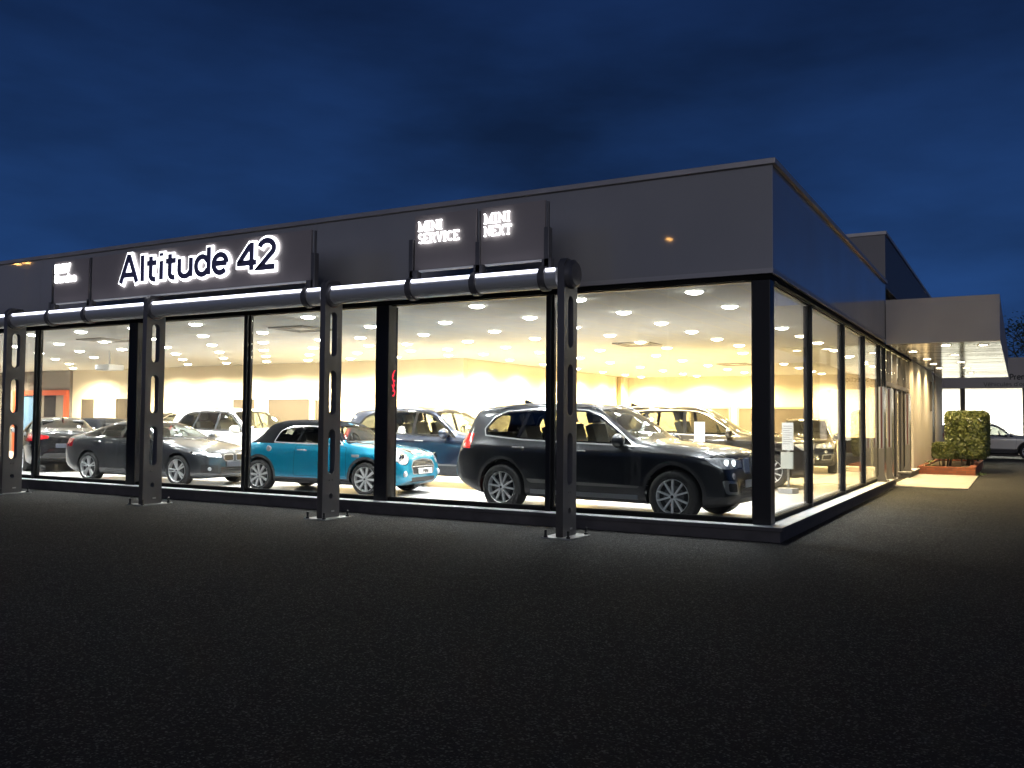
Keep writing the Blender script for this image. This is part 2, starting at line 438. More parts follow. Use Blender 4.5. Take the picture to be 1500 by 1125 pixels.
def seat(parent, x, y, z, m, back=1.0, name='seat'):
    b = MB()
    b.cbox((0, 0, .1), (.5, .46, .18))
    M = Matrix.Translation((-.24, 0, .16)) @ Matrix.Rotation(radians(-17), 4, 'Y')
    b.box(-.07, -.23, 0, .07, .23, .58*back, 0, M)
    b.box(-.05, -.13, .62*back, .05, .13, .82*back, 0, M)
    b.box(-.015, -.05, .55*back, .015, -.03, .65*back, 0, M); b.box(-.015, .03, .55*back, .015, .05, .65*back, 0, M)
    return b.build(name, m, parent, bevel=.05, segs=3, loc=(x, y, z))

def make_car(name, label, spec, paint, loc, heading, scale=1., group='cars in the showroom', cat='car', opts=None):
    """spec: outline curves + outlines of parts. x = 0 at the front axle, +x forward, z = 0 on the floor"""
    o = dict(spec.get('opts', {})); o.update(opts or {})
    m = CARM
    sp = dict(spec); sp['paint'] = paint
    sh = Shell(sp)
    root = thing(name, label, cat, loc, heading, group)
    root.scale = (scale, scale, scale)
    wb = spec['wb']; r = spec['r']; W = max(p[1] for p in spec['curves']['yw'])
    into = {}
    # cladding first, so windows and arches cut over it
    if spec.get('clad'):
        p = sh.pid('sill_cladding', m['clad'])
        for s in (1, -1): sh.carve(spec['clad'], 'side', p, s, nmin=-.5)
    # arches: trim ring, then the opening
    ar = spec['arch']
    if spec.get('archtrim'):
        p = sh.pid('wheel_arch_trim', m['clad'])
        for s in (1, -1):
            for ax in (0, -wb): sh.carve(circle(ax, r+.01, ar+spec['archtrim']), 'side', p, s, zr=(0, 2), nmin=.0)
    for s in (1, -1):
        for ax in (0, -wb): sh.carve(circle(ax, r+.01, ar), 'side', None, s, nmin=-2, ymin=.42)
    # doors with a gap line
    for s in (1, -1):
        for d in spec['doors']:
            g = sh.pid('door_gap', m['black']); sh.carve(rounded(d, .05), 'side', g, s, nmin=.15)
            p = sh.pid('door', paint); sh.carve(rounded(grow(d, -.007), .045), 'side', p, s, nmin=.15, only=[g])
            if spec.get('clad'):
                pc = sh.pid('door_cladding', m[o.get('doorclad', 'clad')]); sh.carve(spec['clad'], 'side', pc, s, nmin=.15, only=[p]); into[pc] = p
    # soft top
    if spec.get('soft'):
        p = sh.pid('soft_top', m['fabric']); sh.carve(spec['soft'], 'side', p, 1, nmin=-2); sh.carve(spec['soft'], 'side', p, -1, nmin=-2)
        xs = [q[0] for q in spec['soft']]
        sh.carve([(spec['soft_x'][0], -.12), (spec['soft_x'][1], -.12), (spec['soft_x'][1], .12), (spec['soft_x'][0], .12)], 'top', p, zr=(spec['soft_z'], 3), nmin=.02)
    # side glass
    for s in (1, -1):
        t = sh.pid('window_trim', m[o.get('trim', 'chrome')])
        sh.carve(rounded(grow(spec['dlo'], .022), spec.get('wr', .05)), 'side', t, s, nmin=.05, zr=(.7, 2))
        tb = sh.pid('window_pillar', m['gloss']); sh.carve(rounded(spec['dlo'], spec.get('wr', .05)), 'side', tb, s, nmin=.05, only=[t])
        for wpoly in spec['windows']:
            p = sh.pid('window', m[o.get('glass', 'glass')]); sh.carve(rounded(wpoly, spec.get('wr', .04)), 'side', p, s, nmin=.05, only=[tb])
    # windscreen, rear screen
    p = sh.pid('windscreen', m['screen']); sh.carve(rounded(spec['ws'], .06), 'end', p, 1, xr=spec['ws_x'], nmin=.08)
    p = sh.pid('rear_window', m['glass_dark']); sh.carve(rounded(spec['rw'], .06), 'end', p, -1, xr=spec['rw_x'], nmin=.08)
    # bonnet gap, lamps, grille
    for s in (1, -1):
        hl = [(y*s, z) for y, z in spec['headlight']]
        g = sh.pid('headlight_surround', m['gloss']); sh.carve(rounded(grow(hl, .012), .03), 'end', g, 1, xr=spec['hl_x'], nmin=.03)
        p = sh.pid('headlight', m[o.get('lamp', 'lamp')]); sh.carve(rounded(hl, .03), 'end', p, 1, xr=spec['hl_x'], nmin=.03)
        if spec.get('headlight_side'): sh.carve(rounded(spec['headlight_side'], .03), 'side', p, s, nmin=.1, xr=(.2, 2), only=[0, g])
        tl = [(y*s, z) for y, z in spec['taillight']]
        p = sh.pid('taillight', m['tail']); sh.carve(rounded(tl, .03), 'end', p, -1, xr=spec['tl_x'], nmin=.03)
    for gp, nm, mt in spec['front']:
        p = sh.pid(nm, m[mt]); sh.carve(rounded(gp, .03), 'end', p, 1, xr=(.2, 2), nmin=.1)
    for gp, nm, mt in spec.get('rear', []):
        p = sh.pid(nm, m[mt]); sh.carve(rounded(gp, .03), 'end', p, -1, xr=(-9, -wb-.3), nmin=.1)
    for gp in spec.get('stripes', []):
        p = sh.pid('bonnet_stripe', m['gloss']); sh.carve(gp, 'top', p, xr=(-.6, 1), nmin=.3, only=[0])
    if spec.get('scoop'):
        p = sh.pid('bonnet_scoop', m['black']); sh.carve(spec['scoop'], 'top', p, xr=(-.6, 1), nmin=.3, only=[0])
    if spec.get('bonnet'):
        for y in spec['bonnet'][2]:
            a = spec['bonnet']; p = sh.pid('bonnet_gap', m['black'])
            sh.carve([(a[0], y[0]), (a[1], y[1]), (a[1], y[1]+.006), (a[0], y[0]+.006)], 'top', p, xr=(-.7, 1), zr=(.6, 1.4), nmin=.2, only=[0])
    # things fixed on the skin
    def slats(y0, y1, z0, z1, n, mat, w=.012, horiz=False, nm='grille_slats'):
        b = MB()
        for i in range(n):
            if horiz:
                z = z0+(z1-z0)*(i+.5)/n; pts = [(sh.front_x(y, z)+.004, y, z) for y in [y0+(y1-y0)*k/8 for k in range(9)]]
            else:
                y = y0+(y1-y0)*(i+.5)/n; pts = [(sh.front_x(y, z)+.004, y, z) for z in [z0+(z1-z0)*k/5 for k in range(6)]]
            b.tube(pts, w/2, 6)
        b.build(nm, m[mat], root, smooth=True)
    for a in spec.get('slats', []): slats(*a)
    if spec.get('badge'):
        y, z = spec['badge']; b = MB(); x = sh.front_x(y, z); b.lathe([(.001, .008), (.03, .006), (.038, 0)], 'x', 20, 0, Matrix.Translation((x, y, z))); b.build('badge', m['chrome'], root, smooth=True)
    for s in (1, -1):
        for (hx, hz) in spec['handles']:
            b = MB(); y = sh.side_y(hx, hz, s); b.tube([(hx-.11, y+s*.005, hz), (hx-.08, y+s*.035, hz+.004), (hx+.08, y+s*.035, hz+.002), (hx+.11, y+s*.005, hz-.004)], .014, 8)
            b.build('door_handle', m[o.get('handle', 'chrome')] if o.get('handle') != 'paint' else paint, root, smooth=True)
        mx, mz = spec['mirror']; y = sh.side_y(mx, mz, s)
        c = Vector((mx, y+s*.15, mz+.045)); b = MB()
        mi = bmesh.new(); bmesh.ops.create_uvsphere(mi, u_segments=20, v_segments=12, radius=1)
        for v in mi.verts:
            q = v.co; mk = spec.get('mir', 1.); X = .085*q.x*(1 if q.x > 0 else .45); v.co = Vector((X*mk, s*.125*q.y*(1+.1*q.z)*mk, .088*q.z*(1-.12*q.y)*mk))+c
        vs = [tuple(v.co) for v in mi.verts]; b.add(vs, [tuple(v.index for v in f.verts) for f in mi.faces]); mi.free()
        mo = b.build('mirror', m['gloss'] if o.get('mirror') == 'black' else paint, root, smooth=True, angle=80)
        b = MB(); b.tube([(mx+.02, y-s*.03, mz-.03), (mx+.01, y+s*.07, mz)], [.035, .028], 8); b.build('mirror_arm', m['gloss'], mo, smooth=True)
        b = MB(); b.lathe([(.001, 0), (.07, 0), (.075, .004)], 'x', 20, 0, Matrix.Translation((c.x-.04, c.y, c.z)) @ Matrix.Diagonal((1, 1.35, .9, 1))); b.build('mirror_glass', m['chrome'], mo, smooth=True)
    if spec.get('rails'):
        x0, x1 = spec['rails']
        for s in (1, -1):
            b = MB(); pts = []
            for i in range(15):
                x = x0+(x1-x0)*i/14; yy = sp['rail_y']*s; h = .045*min(1, min(i, 14-i)/1.5); pts.append((x, yy, sh.top_z(x, yy)+h-.005))
            b.tube(pts, .016, 8); b.build('roof_rail', m[o.get('rail', 'chrome')], root, smooth=True)
    if spec.get('antenna'):
        x = spec['antenna']; z = sh.top_z(x, 0); b = MB(); b.prism([(x+.1, z-.01), (x-.07, z+.06), (x-.1, z+.058), (x-.1, z-.01)], -.02, .02); b.build('antenna_fin', paint, root, bevel=.008)
    if spec.get('silver'):
        x0, x1, z0, z1 = spec['silver']
        for s in (1, -1):
            b = MB(); n = 14
            for i in range(n):
                xa, xb = x0+(x1-x0)*i/n, x0+(x1-x0)*(i+1)/n
                ya, yb = [max(abs(sh.side_y(q, (z0+z1)/2, s)), W*.93)+.012 for q in (xa, xb)]
                vs = []
                for q, yy in ((xa, ya), (xb, yb)): vs += [(q, s*(yy-.05), z0), (q, s*yy, z0), (q, s*yy, z1), (q, s*(yy-.05), z1)]
                b.add(vs, [(0, 1, 5, 4), (1, 2, 6, 5), (2, 3, 7, 6)]+([(0, 1, 2, 3)] if i == 0 else [])+([(4, 5, 6, 7)] if i == n-1 else []))
            b.build('side_step', m['silver'], root)
    # number plates
    def plate(y, z, sgn, txt=None):
        x = sh.front_x(y, z, sgn)
        x = max(sh.front_x(y+q, z, sgn)*sgn for q in (-.1, 0, .1))*sgn
        b = MB(); b.cbox((x+sgn*.012, y, z), (.016, .52, .11)); po = b.build('number_plate', m['plate'], root, bevel=.004, segs=1)
        if txt:
            me = text_mesh(txt, .002, 0, .1); w = max(v.co.x for v in me.vertices); 
            M = Matrix.Translation((x+sgn*.024, y-sgn*w/2, z-.035)) @ Matrix.Rotation(sgn*pi/2, 4, 'Z') @ Matrix.Rotation(pi/2, 4, 'X')
            place_mesh('plate_lettering', me, m['black'], M, po)
    if o.get('plate', True): plate(spec['plate'][0], spec['plate'][1], 1, o.get('plate_text'))
    if o.get('rplate', True): plate(spec['rplate'][0], spec['rplate'][1], -1)
    for (ly, lz, lr) in spec.get('fogs', []):
        for s in (1, -1):
            x = sh.front_x(ly*s, lz); b = MB(); b.lathe([(.001, .012), (lr*.8, .01), (lr, 0), (lr*1.1, -.02)], 'x', 20, 0, Matrix.Translation((x+.004, ly*s, lz)))
            b.build('fog_light', m['lamp'], root, smooth=True)
    for (ly, lz, lr) in o.get('drl', spec.get('drl', [])):
        for s in (1, -1):
            x = sh.front_x(ly*s, lz); b = MB(); b.lathe([(.001, .010), (lr*.85, .010), (lr, .006), (lr, -.03)], 'x', 22, 0, Matrix.Translation((x+.002, ly*s, lz)))
            b.build('headlight_lens', m[o.get('drlmat', 'led')], root, smooth=True)
    if spec.get('filler'):
        fx, fz, fr = spec['filler']
        y = sh.side_y(fx, fz, -1); b = MB(); b.lathe([(.001, -.018), (fr*.8, -.016), (fr, -.004), (fr, .01)], 'y', 24, 0, Matrix.Translation((fx, y, fz))); b.build('fuel_cap', m['chrome'], root, smooth=True)
    for sd in spec.get('scuttle', []):
        for s in (1, -1):
            y = sh.side_y(sd[0], sd[1], s); b = MB(); b.cbox((sd[0], y, sd[1]), (sd[2], .016, sd[3])); b.build('side_scuttle', m['chrome'], root, bevel=.007)
    # wheel housings and under-body
    for ax in (0, -wb):
        for s in (1, -1):
            b = MB(); R = ar+.004; n = 20; yo = s*(W-.12); yi = s*(W-.42); pr = []
            vs = []
            for k in range(n+1):
                t = -.25+(pi+.5)*k/n; vs += [(ax+R*cos(t), yo, r+.01+R*sin(t)), (ax+R*cos(t), yi, r+.01+R*sin(t))]
            vs.append((ax, yi, r))
            fs = [(2*k, 2*k+1, 2*k+3, 2*k+2) for k in range(n)]+[(2*k+1, 2*k+3, 2*n+2) for k in range(n)]
            b.add(vs, fs); b.build('wheel_housing', m['black'], root, smooth=True)
    for s in (1, -1):
        for ax, st in ((0, o.get('steer', 0.)), (-wb, 0.)):
            wheel(root, ax, s*(W-spec['tw']/2-.012), r, spec['rim'], spec['tw'], o.get('rims', spec['rims']), s, dict(m, rim=m[o.get('rim_mat', 'rim')]), spin=o.get('spin', .3)+ax, steer=st)
    # cabin
    x0, x1, zc = spec['cabin']
    b = MB(); b.box(x0, -W*.8, zc-.35, x1, W*.8, zc-.30)
    b.box(x1-.30, -W*.78, zc-.3, x1+.1, W*.78, zc+.08)
    b.build('dashboard', m['trimdark'], root, bevel=.03)
    bm_ = MB(); n = 24
    sw = Matrix.Translation((x1-.46, .36, zc+.06)) @ Matrix.Rotation(radians(65), 4, 'Y')
    ring = [sw @ Vector((.18*cos(2*pi*k/n), .18*sin(2*pi*k/n), 0)) for k in range(n+1)]
    bm_.tube(ring, .014, 6, cap=False); bm_.tube([sw @ Vector((-.17, 0, 0)), sw @ Vector((0, 0, -.03)), sw @ Vector((.17, 0, 0))], .02, 6); bm_.build('steering_wheel', m['trimdark'], root, smooth=True)
    if spec.get('rails'):
        b = MB(); b.box(-3.60, -.80, .62, -3.50, .80, 1.24); b.build('tail_glow_blocker', m['trimdark'], root, bevel=.02)  # dark box added to block the tail lamp glow seen through the cabin
    for y in (.37, -.37):
        seat(root, spec['seats'][0], y, zc-.42, m[o.get('seatmat', 'seat')], spec.get('seat_k', 1.))
    for y in (.36, -.36):
        seat(root, spec['seats'][1], y, zc-.42, m[o.get('seatmat', 'seat')], spec.get('seat_k', 1.)*.92)
    sh.split(root, into)
    return root

SUV = dict(tight=[.5, .3, .3, .22, .3, .4, .3], mid=.978, wb=2.933, r=.375, rim=.25, tw=.27, arch=.435, archtrim=.055, rims='ypairs',
 curves=dict(
  zt=[(.90, .74), (.895, .86), (.88, .945), (.83, 1.0), (.7, 1.04), (.4, 1.085), (0, 1.125), (-.46, 1.17), (-.66, 1.235), (-.97, 1.43), (-1.22, 1.585), (-1.40, 1.665), (-1.6, 1.705), (-1.95, 1.728), (-2.4, 1.735), (-2.9, 1.728), (-3.35, 1.70), (-3.64, 1.665), (-3.71, 1.61), (-3.80, 1.40), (-3.90, 1.15), (-3.95, 1.02), (-3.99, .80), (-4.0, .62)],
  zb=[(.90, .36), (.8, .27), (.5, .23), (-3.3, .24), (-3.7, .33), (-4.0, .46)],
  zr=[(.90, .68), (.88, .89), (.83, .955), (.7, 1.0), (.4, 1.052), (0, 1.095), (-.46, 1.14), (-.66, 1.18), (-.97, 1.375), (-1.22, 1.535), (-1.40, 1.615), (-1.6, 1.65), (-1.95, 1.668), (-2.4, 1.672), (-2.9, 1.662), (-3.35, 1.63), (-3.64, 1.59), (-3.71, 1.52), (-3.80, 1.30), (-3.90, 1.08), (-4.0, .58)],
  yr=[(.90, .46), (.83, .58), (.7, .66), (.4, .72), (0, .755), (-.4, .78), (-.7, .77), (-1.0, .71), (-1.42, .645), (-1.9, .635), (-2.8, .625), (-3.4, .60), (-3.7, .58), (-3.85, .64), (-4.0, .60)],
  zbe=[(.90, .62), (.83, .885), (.7, .95), (.4, 1.01), (0, 1.055), (-.4, 1.085), (-1.5, 1.09), (-2.5, 1.115), (-3.3, 1.15), (-3.6, 1.14), (-3.8, 1.07), (-3.95, .93), (-4.0, .56)],
  yb=[(.90, .56), (.83, .73), (.7, .79), (.4, .835), (0, .86), (-.4, .87), (-1.5, .875), (-2.8, .87), (-3.4, .85), (-3.7, .82), (-3.9, .75), (-4.0, .66)],
  zs=[(.90, .55), (.8, .78), (.4, .925), (0, .965), (-.5, .975), (-1.5, .975), (-2.8, 1.0), (-3.5, 1.01), (-3.8, .93), (-4.0, .54)],
  yw=[(.90, .68), (.87, .79), (.80, .86), (.65, .90), (.4, .945), (.1, .965), (-.4, .955), (-1.5, .955), (-2.5, .96), (-3.0, .972), (-3.4, .955), (-3.7, .90), (-3.88, .84), (-3.97, .76), (-4.0, .68)]),
 clad=[(1.0, .1), (1.0, .40), (.45, .40), (-.5, .50), (-2.45, .53), (-3.5, .46), (-4.2, .52), (-4.2, .1)],
 doors=[[(-.52, .46), (-.47, 1.06), (-1.66, 1.10), (-1.66, .46)], [(-1.70, .46), (-1.70, 1.10), (-2.74, 1.12), (-2.72, .82), (-2.42, .46)]],
 dlo=[(-.66, 1.09), (-.92, 1.27), (-1.27, 1.50), (-1.52, 1.59), (-1.95, 1.615), (-2.5, 1.608), (-3.02, 1.575), (-3.24, 1.48), (-3.37, 1.30), (-3.32, 1.20), (-2.6, 1.145), (-1.7, 1.115)],
 windows=[[(-.82, 1.12), (-.97, 1.275), (-1.30, 1.49), (-1.54, 1.57), (-1.74, 1.587), (-1.72, 1.135)], [(-1.79, 1.138), (-1.81, 1.592), (-2.5, 1.588), (-2.55, 1.58), (-2.64, 1.165)], [(-2.71, 1.17), (-2.62, 1.575), (-3.0, 1.553), (-3.20, 1.46), (-3.32, 1.30), (-3.28, 1.22)]],
 ws=[(-.72, 1.16), (-.60, 1.60), (0, 1.655), (.60, 1.60), (.72, 1.16), (0, 1.19)], ws_x=(-1.47, -.48),
 rw=[(-.56, 1.20), (-.50, 1.52), (.50, 1.52), (.56, 1.20)], rw_x=(-4, -3.6),
 headlight=[(.34, .79), (.36, .895), (.60, .93), (.84, .945), (.88, .90), (.72, .80)], hl_x=(.1, 1),
 taillight=[(.50, 1.04), (.50, 1.13), (.70, 1.21), (.95, 1.24), (.97, .97), (.87, .98), (.80, 1.06)], tl_x=(-4.1, -3.56),
 headlight_side=[(.50, .93), (.78, .935), (.92, .90), (.93, .78), (.78, .785), (.66, .83)],
 front=[([(.03, .70), (.03, .93), (.24, .935), (.31, .88), (.29, .74), (.22, .695)], 'grille_frame', 'chrome'), ([(-.03, .70), (-.03, .93), (-.24, .935), (-.31, .88), (-.29, .74), (-.22, .695)], 'grille_frame', 'chrome'),
   ([(.058, .725), (.058, .905), (.222, .907), (.272, .865), (.258, .757), (.208, .722)], 'grille', 'black'), ([(-.058, .725), (-.058, .905), (-.222, .907), (-.272, .865), (-.258, .757), (-.208, .722)], 'grille', 'black'),
   ([(-.42, .40), (-.46, .60), (.46, .60), (.42, .40)], 'lower_intake', 'black'),
   ([(.50, .42), (.54, .60), (.86, .63), (.82, .44)], 'intake_frame', 'silver'), ([(-.50, .42), (-.54, .60), (-.86, .63), (-.82, .44)], 'intake_frame', 'silver'),
   ([(.535, .455), (.565, .57), (.80, .59), (.78, .47)], 'side_intake', 'black'), ([(-.535, .455), (-.565, .57), (-.80, .59), (-.78, .47)], 'side_intake', 'black')],
 rear=[([(-.7, .42), (-.7, .60), (.7, .60), (.7, .42)], 'bumper_insert', 'clad')],
 slats=[(.06, .275, .72, .912, 8, 'chrome'), (-.275, -.06, .72, .912, 8, 'chrome'), (-.42, .42, .43, .58, 4, 'gloss', .014, True)],
 fogs=[(.64, .68, .045)], drl=[(.60, .862, .046), (.76, .866, .046)],
 badge=(0, .955), handles=[(-1.52, .985), (-2.62, 1.01)], mirror=(-.84, 1.10), rails=(-1.25, -3.2), rail_y=.60, antenna=-3.0,
 silver=(-.55, -2.4, .30, .37), plate=(0, .56), rplate=(0, .86), bonnet=(.82, -.50, [(.62, .80), (-.62, -.80)]),
 cabin=(-3.4, -.72, 1.08), seats=(-1.55, -2.40), mir=1.25, wr=.022, opts=dict(doorclad='clad_light'))

def _nose(sp, f):
    q = lambda x: .1+(x-.1)*f if x > .1 else x
    for k in sp['curves']: sp['curves'][k] = [(q(x), v) for x, v in sp['curves'][k]]
    for k in ('clad', 'headlight_side'): sp[k] = [(q(x), v) for x, v in sp[k]]
    b = sp['bonnet']; sp['bonnet'] = (q(b[0]), b[1], b[2])
_nose(SUV, .88)
SEDAN = dict(wb=2.81, r=.325, rim=.242, tw=.24, arch=.365, archtrim=0, rims='double',
 curves=dict(
  zt=[(.77, .52), (.765, .60), (.745, .68), (.70, .74), (.55, .79), (.2, .865), (-.3, .945), (-.62, .985), (-.75, 1.03), (-1.05, 1.20), (-1.35, 1.32), (-1.6, 1.365), (-1.95, 1.385), (-2.3, 1.372), (-2.7, 1.305), (-3.1, 1.20), (-3.45, 1.10), (-3.65, 1.055), (-3.78, 1.03), (-3.82, .96), (-3.85, .80), (-3.87, .55)],
  zb=[(.77, .24), (.6, .17), (.3, .15), (-3.2, .16), (-3.6, .24), (-3.87, .36)],
  zr=[(.77, .48), (.745, .64), (.70, .70), (.55, .755), (.2, .83), (-.3, .91), (-.62, .955), (-.75, .985), (-1.05, 1.15), (-1.35, 1.27), (-1.6, 1.315), (-1.95, 1.33), (-2.3, 1.315), (-2.7, 1.24), (-3.1, 1.13), (-3.45, 1.04), (-3.65, 1.01), (-3.82, .91), (-3.87, .5)],
  yr=[(.77, .42), (.70, .56), (.55, .64), (.2, .69), (-.6, .73), (-.8, .72), (-1.1, .65), (-1.5, .585), (-2.0, .57), (-2.5, .555), (-3.0, .56), (-3.5, .62), (-3.8, .62), (-3.87, .5)],
  zbe=[(.77, .45), (.70, .65), (.55, .71), (.2, .79), (-.3, .87), (-.7, .915), (-1.5, .945), (-2.5, .975), (-3.2, .99), (-3.6, .97), (-3.82, .86), (-3.87, .48)],
  yb=[(.77, .52), (.70, .68), (.55, .75), (.2, .80), (-.3, .83), (-1.5, .84), (-2.5, .835), (-3.2, .82), (-3.6, .75), (-3.87, .62)],
  zs=[(.77, .40), (.6, .60), (.2, .70), (-.4, .75), (-1.5, .77), (-2.8, .80), (-3.4, .82), (-3.8, .74), (-3.87, .45)],
  yw=[(.77, .58), (.74, .70), (.66, .78), (.5, .85), (.2, .895), (0, .905), (-.4, .895), (-1.5, .895), (-2.5, .90), (-2.9, .91), (-3.3, .885), (-3.6, .83), (-3.8, .74), (-3.87, .64)]),
 doors=[[(-.58, .28), (-.55, .92), (-1.78, .965), (-1.80, .28)], [(-1.84, .28), (-1.82, .965), (-2.75, .985), (-2.66, .66), (-2.42, .28)]],
 dlo=[(-.80, .965), (-1.08, 1.12), (-1.38, 1.24), (-1.65, 1.285), (-1.98, 1.298), (-2.3, 1.282), (-2.65, 1.215), (-2.95, 1.125), (-3.12, 1.05), (-3.05, 1.025), (-2.4, 1.005), (-1.5, .985)],
 windows=[[(-.93, .985), (-1.12, 1.115), (-1.42, 1.225), (-1.67, 1.265), (-1.82, 1.273), (-1.80, 1.0)], [(-1.88, 1.0), (-1.90, 1.277), (-2.28, 1.262), (-2.52, 1.21), (-2.50, 1.02)], [(-2.56, 1.02), (-2.57, 1.20), (-2.9, 1.11), (-3.04, 1.05)]],
 ws=[(-.68, .98), (-.54, 1.27), (0, 1.325), (.54, 1.27), (.68, .98), (0, 1.01)], ws_x=(-1.5, -.60),
 rw=[(-.56, 1.10), (-.48, 1.29), (.48, 1.29), (.56, 1.10)], rw_x=(-3.5, -2.2),
 headlight=[(.36, .59), (.37, .67), (.58, .70), (.80, .735), (.84, .70), (.70, .62)], hl_x=(.1, 1),
 taillight=[(.42, .84), (.42, .91), (.65, .94), (.90, .95), (.90, .76), (.70, .80)], tl_x=(-4, -3.4),
 front=[([(.03, .53), (.03, .67), (.26, .675), (.33, .63), (.30, .555), (.24, .52)], 'grille_frame', 'chrome'), ([(-.03, .53), (-.03, .67), (-.26, .675), (-.33, .63), (-.30, .555), (-.24, .52)], 'grille_frame', 'chrome'),
   ([(.045, .54), (.045, .66), (.25, .662), (.31, .625), (.285, .565), (.235, .532)], 'grille', 'black'), ([(-.045, .54), (-.045, .66), (-.25, .662), (-.31, .625), (-.285, .565), (-.235, .532)], 'grille', 'black'),
   ([(-.44, .26), (-.36, .41), (.36, .41), (.44, .26)], 'lower_intake', 'black'),
   ([(.47, .26), (.48, .44), (.80, .47), (.80, .29)], 'side_intake', 'black'), ([(-.47, .26), (-.48, .44), (-.80, .47), (-.80, .29)], 'side_intake', 'black')],
 rear=[([(-.6, .36), (-.5, .48), (.5, .48), (.6, .36)], 'bumper_insert', 'black')],
 slats=[(.055, .30, .545, .655, 8, 'gloss'), (-.30, -.055, .545, .655, 8, 'gloss'), (-.40, .40, .27, .40, 3, 'gloss', .014, True)],
 fogs=[(.68, .37, .04)], drl=[(.50, .645, .038), (.67, .665, .038)],
 badge=(0, .71), handles=[(-1.6, .87), (-2.55, .89)], mirror=(-.90, .965), antenna=-2.7,
 plate=(0, .46), rplate=(0, .66), bonnet=(.66, -.66, [(.55, .72), (-.55, -.72)]),
 cabin=(-3.0, -.75, .93), seats=(-1.6, -2.4), seat_k=.85, opts=dict(trim='gloss', handle='paint'))

